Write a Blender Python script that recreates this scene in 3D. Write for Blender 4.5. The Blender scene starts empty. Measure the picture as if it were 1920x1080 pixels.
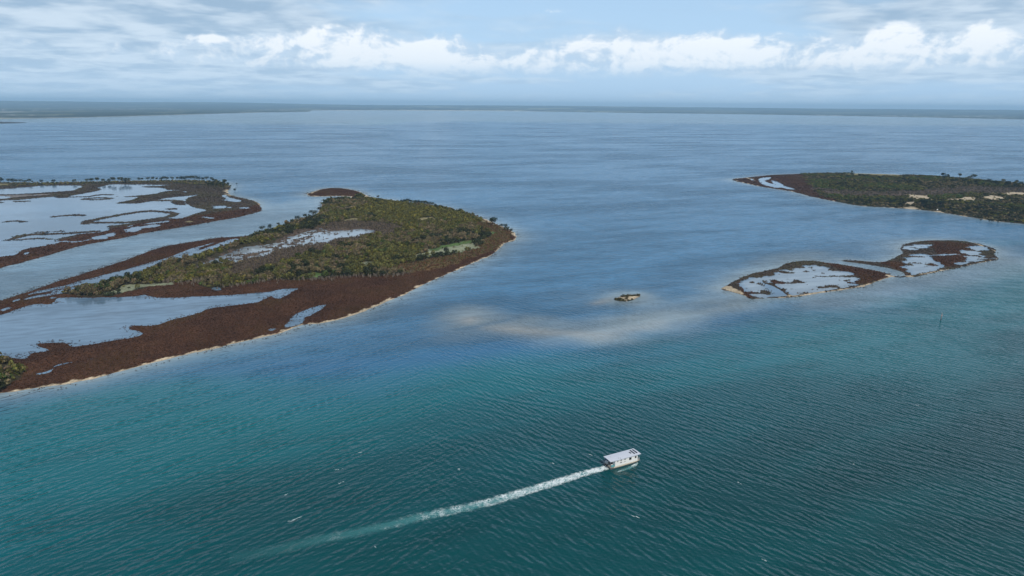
import bpy, bmesh, math, random
import numpy as np
from mathutils import Matrix, Vector
rng = np.random.default_rng(7)
random.seed(7)
scn = bpy.context.scene
COL = scn.collection

# ------------------------------------------------------------------ camera
CAM_H = 120.0
_p, _r = math.radians(14.96), math.radians(0.45)
FW = np.array([0, math.cos(_p), -math.sin(_p)])
_R0 = np.array([1.0, 0, 0]); _U0 = np.array([0, math.sin(_p), math.cos(_p)])
UP = math.cos(_r) * _U0 - math.sin(_r) * _R0
RT = math.cos(_r) * _R0 + math.sin(_r) * _U0
cam = bpy.data.cameras.new('camera'); cam.lens = 24; cam.sensor_width = 36
cam.clip_start = 0.5; cam.clip_end = 90000
camo = bpy.data.objects.new('camera', cam); COL.objects.link(camo)
camo.matrix_world = Matrix(((RT[0], UP[0], -FW[0], 0), (RT[1], UP[1], -FW[1], 0), (RT[2], UP[2], -FW[2], CAM_H), (0, 0, 0, 1)))
scn.camera = camo

# ------------------------------------------------------------------ light and exposure
SUN_AZ, SUN_EL = math.radians(150), math.radians(50)     # azimuth clockwise from +Y: behind the camera, to the right
sl = bpy.data.lights.new('sun', 'SUN'); sl.energy = 2.7; sl.angle = math.radians(8); sl.color = (1.0, 0.93, 0.82)
so = bpy.data.objects.new('sun', sl); COL.objects.link(so)
sd = Vector((math.sin(SUN_AZ) * math.cos(SUN_EL), math.cos(SUN_AZ) * math.cos(SUN_EL), math.sin(SUN_EL)))
so.rotation_euler = sd.to_track_quat('Z', 'Y').to_euler(); so.location = (0, -50, 300)
scn.view_settings.view_transform = 'Standard'; scn.view_settings.look = 'None'
scn.view_settings.exposure = 0.2; scn.view_settings.gamma = 1.0
scn.view_settings.use_curve_mapping = False
scn.cycles.max_bounces = 6; scn.cycles.diffuse_bounces = 2; scn.cycles.glossy_bounces = 3
scn.cycles.transparent_max_bounces = 8; scn.cycles.volume_bounces = 1
scn.cycles.use_denoising = True
scn.cycles.use_adaptive_sampling = True; scn.cycles.adaptive_threshold = 0.01


class NT:
    """small helper for shader node trees"""
    def __init__(s, tree):
        s.t = tree; tree.nodes.clear()
    def n(s, typ, **kw):
        o = s.t.nodes.new(typ)
        for k, v in kw.items(): setattr(o, k, v)
        return o
    def put(s, sock, v):
        if v is None: return
        if isinstance(v, bpy.types.NodeSocket): s.t.links.new(v, sock)
        elif isinstance(v, (tuple, list)) and len(v) == 3 and sock.type == 'RGBA': sock.default_value = (*v, 1)
        else: sock.default_value = v
    def m(s, op, a, b=None, c=None, clamp=False):
        o = s.n('ShaderNodeMath', operation=op, use_clamp=clamp)
        for i, v in enumerate((a, b, c)):
            if v is not None: s.put(o.inputs[i], v)
        return o.outputs[0]
    def step(s, v, lo, hi, a=0.0, b=1.0):
        o = s.n('ShaderNodeMapRange', interpolation_type='SMOOTHSTEP')
        s.put(o.inputs[0], v); s.put(o.inputs[1], lo); s.put(o.inputs[2], hi); s.put(o.inputs[3], a); s.put(o.inputs[4], b)
        return o.outputs[0]
    def mix(s, f, a, b, blend='MIX'):
        o = s.n('ShaderNodeMix', data_type='RGBA', blend_type=blend)
        s.put(o.inputs[0], f); s.put(o.inputs[6], a); s.put(o.inputs[7], b)
        return o.outputs[2]
    def fmix(s, f, a, b):
        o = s.n('ShaderNodeMix', data_type='FLOAT')
        s.put(o.inputs[0], f); s.put(o.inputs[2], a); s.put(o.inputs[3], b)
        return o.outputs[0]
    def vec(s, x, y, z=0.0):
        o = s.n('ShaderNodeCombineXYZ')
        for i, v in enumerate((x, y, z)): s.put(o.inputs[i], v)
        return o.outputs[0]
    def noise(s, v, scale, detail=3.0, rough=0.5, dist=0.0, out=0):
        o = s.n('ShaderNodeTexNoise')
        s.put(o.inputs['Vector'], v); s.put(o.inputs['Scale'], scale); s.put(o.inputs['Detail'], detail)
        s.put(o.inputs['Roughness'], rough); s.put(o.inputs['Distortion'], dist)
        return o.outputs[out]
    def link(s, a, b): s.t.links.new(a, b)


# ------------------------------------------------------------------ sky
world = bpy.data.worlds.new('World'); scn.world = world; world.use_nodes = True
w = NT(world.node_tree)
tc = w.n('ShaderNodeTexCoord'); sep = w.n('ShaderNodeSeparateXYZ'); w.link(tc.outputs['Generated'], sep.inputs[0])
X, Y, Z = sep.outputs
AZ = w.m('ARCTAN2', X, Y); EL = w.m('ARCSINE', Z)
sky = w.n('ShaderNodeTexSky', sky_type='NISHITA'); sky.sun_disc = False
sky.sun_elevation = SUN_EL; sky.sun_rotation = SUN_AZ; sky.altitude = 100; sky.air_density = 1.0; sky.dust_density = 1.5
K = 10.0                                                    # background strength is 0.1
c10 = lambda r, g, b: (r * K, g * K, b * K)
# clear air, paler towards the horizon
lowf = w.m('EXPONENT', w.m('MULTIPLY', w.m('MAXIMUM', EL, 0.0), -3.2))
air = w.mix(w.m('MULTIPLY', lowf, 0.9), sky.outputs[0], c10(.43, .67, .97))
zz = w.m('ADD', w.m('MAXIMUM', Z, 0.0), 0.11)
px_, py_ = w.m('DIVIDE', X, zz), w.m('DIVIDE', Y, zz)
plane = w.vec(px_, py_, 0.0)
st_n = w.noise(plane, 0.55, 3.0, 0.55, 0.3)
st_f = w.noise(plane, 2.3, 3.0, 0.6, 0.2)
side = w.step(w.m('ABSOLUTE', w.m('SUBTRACT', AZ, 0.12)), 0.12, 0.62, -0.10, 0.16)
st_cov = w.step(w.m('ADD', w.m('ADD', st_n, w.m('MULTIPLY', st_f, 0.22)), side), 0.46, 0.68)
st_lo = w.mix(w.step(st_f, 0.34, 0.64), c10(.33, .46, .62), c10(.78, .86, .94))
st_hi = w.mix(w.step(st_f, 0.32, 0.66), c10(.10, .17, .25), c10(.24, .33, .43))
st_col = w.mix(lowf, st_hi, st_lo)
c1 = w.mix(w.m('MULTIPLY', st_cov, w.fmix(lowf, 0.5, 0.94)), air, st_col)
# cumulus rank above the far shore
UVc = w.vec(w.m('MULTIPLY', AZ, 21.0), w.m('MULTIPLY', EL, 31.0), 3.7)
UVd = w.vec(w.m('ADD', w.m('MULTIPLY', AZ, 21.0), -0.12), w.m('ADD', w.m('MULTIPLY', EL, 31.0), 0.20), 3.7)
n1 = w.noise(UVc, 1.0, 6.0, 0.60, 0.25); n2 = w.noise(UVd, 1.0, 4.0, 0.58, 0.25)
lo = w.noise(w.vec(w.m('MULTIPLY', AZ, 4.0), 0.0, 1.3), 1.0, 2.0)
top = w.m('ADD', 0.090, w.m('MULTIPLY', w.m('SUBTRACT', lo, 0.5), 0.08))
env = w.m('SUBTRACT', w.step(EL, 0.018, 0.055), w.step(EL, w.m('SUBTRACT', top, 0.022), w.m('ADD', top, 0.030)))
leftfade = w.step(AZ, -0.58, -0.12, -0.26, 0.0)
D = w.m('ADD', w.m('ADD', w.m('MULTIPLY', env, 0.62), leftfade), w.m('SUBTRACT', n1, 0.85))
def puff(x, y, rx, ry, amp):
    a = w.m('DIVIDE', w.m('SUBTRACT', AZ, (x - 960) / 1310), rx / 1310)
    e = w.m('DIVIDE', w.m('SUBTRACT', EL, (198 + (x - 960) * .008 - y) / 1310), ry / 1310)
    r2 = w.m('ADD', w.m('MULTIPLY', a, a), w.m('MULTIPLY', e, e))
    return w.m('MULTIPLY', w.m('EXPONENT', w.m('MULTIPLY', r2, -1.0)), amp)
pf = None
for a in ((805, 105, 70, 34, .34), (1600, 84, 42, 36, .36), (1710, 86, 34, 34, .34), (1360, 96, 75, 30, .22), (1530, 122, 36, 16, .2),
          (1240, 105, 110, 24, .18), (1040, 34, 55, 14, .32), (436, 90, 34, 9, .3), (560, 92, 90, 10, .2), (680, 100, 60, 24, .2), (1850, 90, 90, 32, .2)):
    q = puff(*a); pf = q if pf is None else w.m('ADD', pf, q)
D2 = w.m('ADD', D, pf)
cm = w.step(D2, -0.08, 0.26)
lit = w.m('ADD', w.m('MULTIPLY', w.m('SUBTRACT', n1, n2), 2.2), w.m('MULTIPLY', D2, 1.1))
basefade = w.step(EL, 0.026, 0.062)
cu_col = w.mix(w.step(w.m('ADD', lit, w.m('MULTIPLY', pf, 0.7)), 0.0, 0.60), c10(.52, .65, .80), c10(.98, .99, 1.0))
c2 = w.mix(w.m('MULTIPLY', cm, w.m('MULTIPLY', basefade, 0.95)), c1, cu_col)
# grey-blue rain haze under the clouds
hz = w.m('EXPONENT', w.m('MULTIPLY', w.m('MAXIMUM', EL, 0.0), -15.0))
rain = w.mix(w.noise(w.vec(w.m('MULTIPLY', AZ, 5.0), w.m('MULTIPLY', EL, 3.0), 0.0), 1.0, 3.0), c10(.40, .57, .74), c10(.48, .65, .81))
c3 = w.mix(w.m('MULTIPLY', hz, 0.98), c2, rain)
world.cycles.sampling_method = 'MANUAL'; world.cycles.sample_map_resolution = 512
bg = w.n('ShaderNodeBackground'); w.link(c3, bg.inputs[0]); bg.inputs[1].default_value = 0.1
wo = w.n('ShaderNodeOutputWorld'); w.link(bg.outputs[0], wo.inputs[0])


# ------------------------------------------------------------------ helpers
def unp(x, y, z=0.0):
    """pixel of the photograph -> point on the level z"""
    d = FW + (x - 960) / 1280 * RT + (540 - y) / 1280 * UP
    t = (z - CAM_H) / d[2]
    return np.array([d[0] * t, d[1] * t])

def Zm(ox, oy, s, *flat):
    return [(ox + flat[i] / s, oy + flat[i + 1] / s) for i in range(0, len(flat), 2)]
Z1 = lambda *f: Zm(0, 320, 7.68, *f)
Z2 = lambda *f: Zm(240, 320, 7.385, *f)
Z3 = lambda *f: Zm(0, 430, 7.385, *f)
Z4 = lambda *f: Zm(240, 430, 7.385, *f)
Z5 = lambda *f: Zm(480, 340, 7.385, *f)
Z6 = lambda *f: Zm(730, 370, 7.385, *f)
Z7 = lambda *f: Zm(1660, 310, 7.385, *f)
Z8 = lambda *f: Zm(1120, 530, 16, *f)
ZA = lambda *f: Zm(480, 330, 3.84, *f)
ZB = lambda *f: Zm(0, 500, 4.0, *f)
ZC = lambda *f: Zm(480, 480, 3.84, *f)
ZD = lambda *f: Zm(1340, 430, 3.4286, *f)
ZE = lambda *f: Zm(1360, 300, 3.4286, *f)
ZF = lambda *f: Zm(800, 520, 3.2, *f)
S = lambda *f: Zm(0, 0, 1, *f)

def ground(pts): return np.array([unp(x, y) for x, y in pts])

def smooth(V, k=3, closed=True):
    n = len(V); out = []
    for i in range(n if closed else n - 1):
        if closed: a, b, c, d = V[i - 1], V[i], V[(i + 1) % n], V[(i + 2) % n]
        else: a, b, c, d = V[max(i - 1, 0)], V[i], V[i + 1], V[min(i + 2, n - 1)]
        for j in range(k):
            t = j / k
            out.append(b + 0.5 * t * ((c - a) + t * ((2 * a - 5 * b + 4 * c - d) + t * (3 * (b - c) + d - a))))
    if not closed: out.append(V[-1])
    return np.array(out)

def seg_d2(px, py, a, b):
    vx, vy = b[0] - a[0], b[1] - a[1]
    wx, wy = px - a[0], py - a[1]
    t = np.clip((wx * vx + wy * vy) / (vx * vx + vy * vy + 1e-9), 0, 1)
    dx, dy = wx - t * vx, wy - t * vy
    return dx * dx + dy * dy

def inside_dist(px, py, V, margin=40.0):
    """positive inside the polygon, negative outside, clamped to -margin"""
    out = np.full(px.shape, -margin, np.float32)
    lo, hi = V.min(0) - margin, V.max(0) + margin
    k = (px > lo[0]) & (px < hi[0]) & (py > lo[1]) & (py < hi[1])
    if not k.any(): return out
    x, y = px[k].astype(np.float32), py[k].astype(np.float32)
    d2 = np.full(x.shape, 1e12, np.float32); ins = np.zeros(x.shape, bool)
    for i in range(len(V)):
        a, b = V[i - 1], V[i]
        d2 = np.minimum(d2, seg_d2(x, y, a, b))
        if a[1] != b[1]:
            c = ((a[1] > y) != (b[1] > y)) & (x < (b[0] - a[0]) * (y - a[1]) / (b[1] - a[1]) + a[0])
            ins ^= c
    d = np.sqrt(d2)
    out[k] = np.maximum(np.where(ins, d, -d), -margin)
    return out

def line_dist(px, py, V, margin=60.0):
    out = np.full(px.shape, margin, np.float32)
    lo, hi = V.min(0) - margin, V.max(0) + margin
    k = (px > lo[0]) & (px < hi[0]) & (py > lo[1]) & (py < hi[1])
    if not k.any(): return out
    x, y = px[k].astype(np.float32), py[k].astype(np.float32)
    d2 = np.full(x.shape, margin * margin, np.float32)
    for i in range(len(V) - 1): d2 = np.minimum(d2, seg_d2(x, y, V[i], V[i + 1]))
    out[k] = np.sqrt(d2)
    return out

def vnoise(x, y, seed=0):
    xi, yi = np.floor(x).astype(np.int64), np.floor(y).astype(np.int64)
    fx, fy = x - xi, y - yi
    fx, fy = fx * fx * (3 - 2 * fx), fy * fy * (3 - 2 * fy)
    def h(a, b):
        n = (a * 374761393 + b * 668265263 + seed * 974634777) & 0xffffffff
        n = ((n ^ (n >> 13)) * 1274126177) & 0xffffffff
        return ((n ^ (n >> 16)) & 0xffff) / 65535.0
    return (h(xi, yi) * (1 - fx) + h(xi + 1, yi) * fx) * (1 - fy) + (h(xi, yi + 1) * (1 - fx) + h(xi + 1, yi + 1) * fx) * fy

def fbm(x, y, scale, octs=3, seed=0):
    s, a, tot = 0, 1.0, 0
    for o in range(octs):
        s = s + a * vnoise(x / scale * 2 ** o + 17.3 * o, y / scale * 2 ** o - 9.1 * o, seed + o); tot += a; a *= 0.5
    return s / tot

def sst(v, a, b):
    t = np.clip((v - a) / (b - a), 0, 1); return t * t * (3 - 2 * t)

def np_mesh(name, V, F, cols=None, smooth_shade=False, extra=None):
    V = np.asarray(V, np.float32); F = np.asarray(F, np.int32); k = F.shape[1]
    me = bpy.data.meshes.new(name)
    me.vertices.add(len(V)); me.vertices.foreach_set('co', V.ravel())
    me.loops.add(F.size); me.loops.foreach_set('vertex_index', F.ravel())
    me.polygons.add(len(F))
    me.polygons.foreach_set('loop_start', np.arange(0, F.size, k, dtype=np.int32))
    me.polygons.foreach_set('loop_total', np.full(len(F), k, np.int32))
    if smooth_shade: me.polygons.foreach_set('use_smooth', np.ones(len(F), bool))
    if cols is not None:
        at = me.attributes.new('Col', 'FLOAT_COLOR', 'POINT')
        c4 = np.ones((len(V), 4), np.float32); c4[:, :3] = cols; at.data.foreach_set('color', c4.ravel())
    for nm, arr in (extra or {}).items():
        at = me.attributes.new(nm, 'FLOAT', 'POINT'); at.data.foreach_set('value', np.asarray(arr, np.float32).ravel())
    me.update(calc_edges=True); me.validate()
    return me

def obj(name, me, mat=None, parent=None):
    o = bpy.data.objects.new(name, me); COL.objects.link(o)
    if mat and me and not me.materials: me.materials.append(mat)
    if parent: o.parent = parent
    return o

def tag(o, label=None, cat=None, group=None, kind=None):
    if label: o['label'] = label
    if cat: o['category'] = cat
    if group: o['group'] = group
    if kind: o['kind'] = kind
    return o

def grid_mesh(name, xs, ys, z, cols, mat, keep=None, extra=None):
    nx, ny = len(xs), len(ys)
    GX, GY = np.meshgrid(xs, ys)
    V = np.stack([GX.ravel(), GY.ravel(), z.ravel()], 1)
    i = (np.arange(ny - 1)[:, None] * nx + np.arange(nx - 1)[None]).ravel()
    F = np.stack([i, i + 1, i + nx + 1, i + nx], 1)
    cols = cols.reshape(-1, 3)
    if keep is not None:
        k = keep.ravel(); F = F[k[F].any(1)]
        used = np.unique(F); rm = np.full(len(V), -1); rm[used] = np.arange(len(used))
        V, F, cols = V[used], rm[F], cols[used]
        if extra: extra = {a: b.ravel()[used] for a, b in extra.items()}
    return obj(name, np_mesh(name, V, F, cols, True, extra), mat)


# ------------------------------------------------------------------ materials
def mat(name, build):
    m = bpy.data.materials.new(name); m.use_nodes = True
    t = NT(m.node_tree); b = t.n('ShaderNodeBsdfPrincipled'); o = t.n('ShaderNodeOutputMaterial')
    t.link(b.outputs[0], o.inputs[0]); build(t, b, o); return m

def P(b, t, **kw):
    for k, v in kw.items():
        k = {'color': 'Base Color', 'rough': 'Roughness', 'metal': 'Metallic', 'ior': 'IOR', 'spec': 'Specular IOR Level', 'normal': 'Normal', 'alpha': 'Alpha'}[k]
        t.put(b.inputs[k], v)

def simple(name, color, rough=0.6, metal=0.0, var=0.15, scale=3.0, spec=0.5):
    def f(t, b, o):
        n = t.noise(t.n('ShaderNodeTexCoord').outputs['Object'], scale, 4.0, 0.6)
        lo = tuple(c * (1 - var) for c in color); hi = tuple(min(1, c * (1 + var)) for c in color)
        P(b, t, color=t.mix(n, lo, hi), rough=rough, metal=metal, spec=spec)
    return mat(name, f)

def m_ground(t, b, o):
    at = t.n('ShaderNodeAttribute', attribute_name='Col')
    pos = t.n('ShaderNodeNewGeometry').outputs['Position']
    n = t.noise(pos, 0.9, 5.0, 0.65); n2 = t.noise(pos, 0.12, 4.0, 0.55)
    f = t.m('MULTIPLY', t.step(n, 0.25, 0.75, 0.55, 1.45), t.step(n2, 0.3, 0.7, 0.8, 1.2))
    c = t.mix(1.0, at.outputs['Color'], t.vec(f, f, f), 'MULTIPLY')
    bp = t.n('ShaderNodeBump'); t.put(bp.inputs['Height'], n); bp.inputs['Distance'].default_value = 0.35; bp.inputs['Strength'].default_value = 0.7
    P(b, t, color=c, rough=0.92, spec=0.15, normal=bp.outputs[0])
M_GROUND = mat('island_ground', m_ground)

def m_leaf(t, b, o):
    at = t.n('ShaderNodeAttribute', attribute_name='Col')
    r = t.n('ShaderNodeObjectInfo').outputs['Random']
    f = t.fmix(r, 0.78, 1.22)
    c = t.mix(1.0, at.outputs['Color'], t.vec(f, f, t.m('MULTIPLY', f, 0.97)), 'MULTIPLY')
    P(b, t, color=c, rough=0.8, spec=0.12)
    tr = t.n('ShaderNodeBsdfTranslucent'); t.put(tr.inputs[0], c)
    mx = t.n('ShaderNodeMixShader'); mx.inputs[0].default_value = 0.08
    t.link(b.outputs[0], mx.inputs[1]); t.link(tr.outputs[0], mx.inputs[2]); t.link(mx.outputs[0], o.inputs[0])
M_LEAF = mat('foliage', m_leaf)
M_BARK = simple('bark', (0.16, 0.13, 0.10), 0.9, var=0.4, scale=6, spec=0.1)

def m_far(t, b, o):
    at = t.n('ShaderNodeAttribute', attribute_name='Col')
    pos = t.n('ShaderNodeNewGeometry').outputs['Position']
    n = t.noise(pos, 0.012, 5.0, 0.7)
    f = t.step(n, 0.3, 0.7, 0.6, 1.4)
    P(b, t, color=t.mix(1.0, at.outputs['Color'], t.vec(f, f, f), 'MULTIPLY'), rough=0.95, spec=0.05)
M_FAR = mat('far_woods_and_fields', m_far)

def m_water(t, b, o):
    at = t.n('ShaderNodeAttribute', attribute_name='Col')
    calm = t.n('ShaderNodeAttribute', attribute_name='calm').outputs['Fac']
    pos = t.n('ShaderNodeNewGeometry').outputs['Position']
    sp = t.n('ShaderNodeSeparateXYZ'); t.link(pos, sp.inputs[0])
    wx, wy = sp.outputs[0], sp.outputs[1]
    def crest(deg, la, lw, detail, dist, off):
        c, s = math.cos(math.radians(deg)), math.sin(math.radians(deg))
        al = t.m('ADD', t.m('MULTIPLY', wx, c), t.m('MULTIPLY', wy, s))
        ac = t.m('ADD', t.m('MULTIPLY', wx, -s), t.m('MULTIPLY', wy, c))
        n = t.noise(t.vec(t.m('DIVIDE', al, la), t.m('DIVIDE', ac, lw), off), 1.0, detail, 0.5, dist)
        return n
    warp = t.m('MULTIPLY', t.noise(pos, 0.035, 2.0, 0.5), 9.0)
    warp2 = t.m('MULTIPLY', t.noise(t.vec(t.m('ADD', wx, 500.0), wy, 0.0), 0.11, 1.0, 0.5), 5.0)
    grp = t.step(t.noise(pos, 0.06, 1.0), 0.28, 0.72, 0.45, 1.5)
    def system(deg, off):
        g = random.Random(int(off) + 5); tot = None
        for lam, sl_ in ((8.0, .025), (5.0, .045), (3.7, .065), (2.9, .080), (2.4, .090), (2.0, .092), (1.6, .085), (1.25, .070)):
            th = math.radians(deg + 90 + g.uniform(-24, 24)); k = 2 * math.pi / lam; ph = g.uniform(0, 6.28)
            a = t.m('MULTIPLY_ADD', wx, k * math.cos(th), t.m('MULTIPLY_ADD', wy, k * math.sin(th), ph))
            a = t.m('ADD', a, warp if lam > 3 else t.m('ADD', warp, warp2))
            w_ = t.m('MULTIPLY', t.m('SINE', a), sl_ / k)
            tot = w_ if tot is None else t.m('ADD', tot, w_)
        return tot
    big = t.noise(pos, 0.006, 2.0)
    f = t.step(t.m('ADD', t.m('ADD', wx, t.m('MULTIPLY', wy, 0.12)), t.m('MULTIPLY', big, 120.0)), 0.0, 110.0)
    h0 = t.fmix(f, system(35, 0.0), system(-42, 20.0))
    h = t.m('ADD', t.m('MULTIPLY', h0, grp), t.m('MULTIPLY', t.noise(pos, 1.1, 2.0, 0.55), 0.16))
    # wind lanes: patches of rougher and smoother water
    def streak(deg, la, lw, off, det):
        return crest(deg, la, lw, det, 0.25, off)
    lane = streak(16, 330.0, 120.0, 4.0, 4.0)
    lane2 = streak(24, 85.0, 22.0, 8.0, 3.0)
    rip = streak(18, 13.0, 4.2, 12.0, 2.0)
    lw_ = t.step(t.m('ADD', t.m('MULTIPLY', lane, 0.65), t.m('MULTIPLY', lane2, 0.35)), 0.40, 0.60)
    rough_open = t.m('MULTIPLY', t.fmix(lw_, 0.8, 1.15), t.fmix(t.n('ShaderNodeAttribute', attribute_name='chop').outputs['Fac'], 0.10, 0.24))
    bp = t.n('ShaderNodeBump'); t.put(bp.inputs['Height'], h); bp.inputs['Distance'].default_value = 1.25
    t.put(bp.inputs['Strength'], t.m('MULTIPLY', t.fmix(calm, 1.0, 0.03), t.fmix(lw_, 0.75, 1.1)))
    k = t.m('MULTIPLY', t.fmix(lw_, 1.22, 0.76), t.fmix(t.n('ShaderNodeAttribute', attribute_name='chop').outputs['Fac'], 1.0, t.step(rip, 0.3, 0.7, 0.82, 1.18)))  # light and dark of ripple slopes and lanes painted into the water colour
    col = t.mix(1.0, at.outputs['Color'], t.vec(k, k, k), 'MULTIPLY')
    P(b, t, color=col, rough=t.fmix(calm, rough_open, 0.10), ior=1.333, spec=0.5, normal=bp.outputs[0])
M_WATER = mat('sea_water', m_water)


# ------------------------------------------------------------------ islands: traced outlines
# zones: 0 red samphire 1 grey marsh 2 scrub floor (bush shade put into its dark colour) 3 sand 4 green grass 5 pale sedge 6 dead scrub 7 mud 8 straw grass 9 rust heath
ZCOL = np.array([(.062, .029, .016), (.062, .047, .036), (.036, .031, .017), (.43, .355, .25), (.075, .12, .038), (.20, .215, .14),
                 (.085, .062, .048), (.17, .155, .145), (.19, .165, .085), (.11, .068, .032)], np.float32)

MAIN_OUT = (S(-160, 775, -60, 752, 0, 738.7, 25, 736, 50, 731, 82, 725, 120, 720, 175, 710, 250, 691, 325, 671, 400, 653.7, 480, 635.5, 529, 623, 566, 610,
              605, 605, 662, 592, 714, 570, 756, 554, 800, 531, 838, 515, 865, 503, 899, 488, 923.6, 477, 941, 460.7, 950.7, 454.6, 965.6, 450,
              969, 443.8, 965.6, 437.7, 958.8, 431, 946.6, 426.9, 933, 420.8, 915.5, 412.6, 892.5, 405.9, 865, 397.8, 838, 391, 816.6, 385.6,
              791, 381.5, 750, 378.5, 737, 375, 702, 372, 688.5, 367, 676, 360, 656, 354.9, 637, 352.9, 618, 352.9, 599, 355.6, 580, 362,
              574.8, 365, 583, 367.8, 604.6, 368.4, 629, 367.8, 656, 368.4, 657, 371.8, 642.5, 373, 615, 374.5, 607, 375, 606, 380.6,
              602, 390, 595, 399.6, 588, 406, 575, 409, 554.5, 413, 538, 420.6, 520.6, 426.7, 497.6, 434.8, 481, 440, 443, 444, 408, 446,
              375.4, 451, 341.6, 456.4, 307.7, 462.5, 280.6, 470.6, 257.6, 479.4, 230, 489.6, 180, 505.8, 135.4, 520, 97.5, 531, 62, 543.7,
              27, 556, 0, 565.4, -80, 595, -160, 640, -220, 700))
LAGOON = (ZB(0, 360, 100, 330, 175, 300, 280, 280, 360, 285, 415, 265, 440, 235, 700, 232, 1000, 225, 1080, 212, 1130, 225, 1300, 232) +
          S(416, 554, 500, 547.5, 520, 544, 555.5, 541, 551, 546, 524, 560.5, 506, 556, 480, 567, 400, 577.5, 362.5, 590, 312.5, 602.5, 287.5, 610,
            250, 610, 244, 617.5, 270, 625, 237.5, 635, 175, 645, 135, 650, 125, 642.5, 75, 644, 72.5, 650, 92.5, 657.5, 55, 662.5, 45, 672.5,
            0, 667.5, -100, 690, -160, 650, -100, 600))
STRIP = (Z4(1530, 130, 1400, 145, 1200, 215, 1020, 275, 990, 262, 1180, 192, 1170, 186, 950, 242, 830, 280, 600, 370, 300, 460, 0, 545) +
         Z3(1500, 620, 1100, 715, 950, 765, 800, 800, 500, 860, 330, 920, 340, 940, 430, 905, 700, 865, 720, 880, 500, 915, 330, 965, 370, 975, 600, 930, 880, 880, 1000, 860, 1400, 750, 1830, 630) +
         Z4(0, 650, 60, 620, 200, 580, 380, 530, 560, 470, 800, 410, 1050, 345, 1300, 245, 1490, 180))
FLOOD = (Z4(830, 560, 1000, 490, 1250, 380, 1400, 340, 1600, 250, 1920, 210) + Z5(0, 900, 250, 850, 420, 790, 600, 720, 900, 650, 930, 665, 1100, 690,
         1400, 660, 1620, 670, 1620, 710, 1480, 750, 1300, 790, 1100, 820, 900, 900, 700, 900, 450, 930, 270, 980, 130, 1050, 0, 1060) +
         Z4(1900, 400, 1700, 410, 1500, 480, 1300, 500, 1100, 520, 950, 580, 860, 590))
FLOOD_OPEN = [Z5(800, 775, 1000, 720, 1200, 685, 1600, 680, 1610, 700, 1400, 745, 1100, 800, 900, 830, 820, 810),
              Z5(-160, 940, 0, 905, 230, 858, 240, 870, 60, 925, -60, 985, -200, 1010), Z5(60, 1035, 160, 985, 270, 950, 275, 968, 150, 1010, 90, 1050),
              Z4(1560, 320, 1600, 270, 1700, 250, 1720, 275, 1850, 280, 1830, 300, 1650, 345)]
SCRUB = S(95, 552, 190, 557, 240, 549, 330, 535, 362, 533, 400, 540, 440, 537, 480, 534, 510, 530, 584, 527, 640, 524, 714, 522, 755, 517, 792, 509, 830, 500,
          870, 487, 905, 473, 930, 464, 948, 452, 962, 440, 956, 433, 945, 428, 930, 422, 910, 414, 880, 404, 838, 393, 800, 386, 750, 381, 700, 375, 672, 366, 660, 374, 610, 377, 603, 392,
          590, 408, 555, 416, 520, 430, 480, 443, 455, 455, 420, 468, 380, 477, 340, 490, 300, 500, 260, 516, 200, 535, 150, 545)
DEAD = S(425, 512, 480, 478, 540, 440, 600, 425, 660, 415, 740, 424, 770, 432, 730, 442, 690, 448, 640, 466, 560, 488, 500, 505, 450, 520)
HEATH = S(880, 425, 920, 416, 956, 433, 962, 442, 948, 452, 935, 464, 905, 478, 870, 490, 830, 502, 770, 514, 735, 514, 765, 498, 810, 488, 860, 478, 896, 464, 905, 450, 925, 438)
GREEN = Z6(590, 760, 760, 700, 860, 680, 1000, 640, 1160, 615, 1250, 590, 1330, 545, 1400, 490, 1425, 510, 1360, 560, 1230, 640, 1000, 690, 800, 730, 650, 770)
SEDGE = Z6(210, 890, 400, 820, 600, 750, 900, 690, 1100, 650, 1215, 690, 1100, 750, 950, 790, 700, 830, 480, 870, 300, 895)
YELLOWISH = S(700, 384, 760, 388, 838, 396, 885, 410, 905, 420, 860, 420, 800, 412, 740, 415, 700, 408, 660, 398)

LEFT_OUT = S(-500, 348, -200, 345, 0, 343, 100, 342.5, 250, 339.5, 330, 338.5, 380, 339, 402, 340.5, 428, 345.7, 431, 353.9, 427, 359, 432, 365, 443, 368.7, 463, 373.5, 481, 378,
             488, 385, 489.4, 394.5, 478, 399, 450, 406.7, 409, 414, 368.6, 421, 335, 427, 294, 433, 260, 439.5, 230, 446, 189.6, 453.7, 149, 461.8,
             119, 470, 84, 480.8, 47, 491, 0, 503, -120, 537, -300, 585, -500, 620)
LEFT_LAGOON = S(-480, 392, -100, 379, 0, 376, 12, 375, 32, 374.7, 55, 372.7, 83, 370, 104, 369, 108, 371, 130, 370, 130, 367.5, 163, 361.7, 187, 356.5, 188, 354,
                181, 352, 195, 348.6, 211, 345.4, 247, 346, 263, 345.7, 300, 346.5, 321, 347, 300, 348.6, 264, 350.5, 305, 352.5, 316, 356, 340, 356.5,
                308, 359, 294, 363, 260, 366.7, 240, 368, 217, 368, 240, 369.4, 258, 369.4, 245, 375.5, 217, 380.5, 240, 381.6, 260, 381, 284.7, 377, 321, 370,
                358, 366.7, 373, 364.7, 356.5, 369.4, 350, 374, 348, 379.6, 355, 385, 370, 390.4, 387.6, 393.8, 372.7, 398.5, 356.5, 404, 339, 409.4,
                316, 409.4, 294, 411, 260, 416, 247, 420, 208, 424, 206, 430, 185, 436, 155, 438, 130, 443, 107, 448, 95, 458.4, 67.7, 463, 40.6, 469,
                24.4, 478.7, 0, 481.5, -100, 500, -480, 570)
LEFT_NORTH = Z1(-3600, 320, 0, 262, 180, 250, 400, 235, 620, 215, 900, 212, 1160, 215, 1170, 235, 1100, 265, 1050, 285, 900, 300, 600, 318, 300, 335, 0, 345, -3600, 440)
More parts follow.
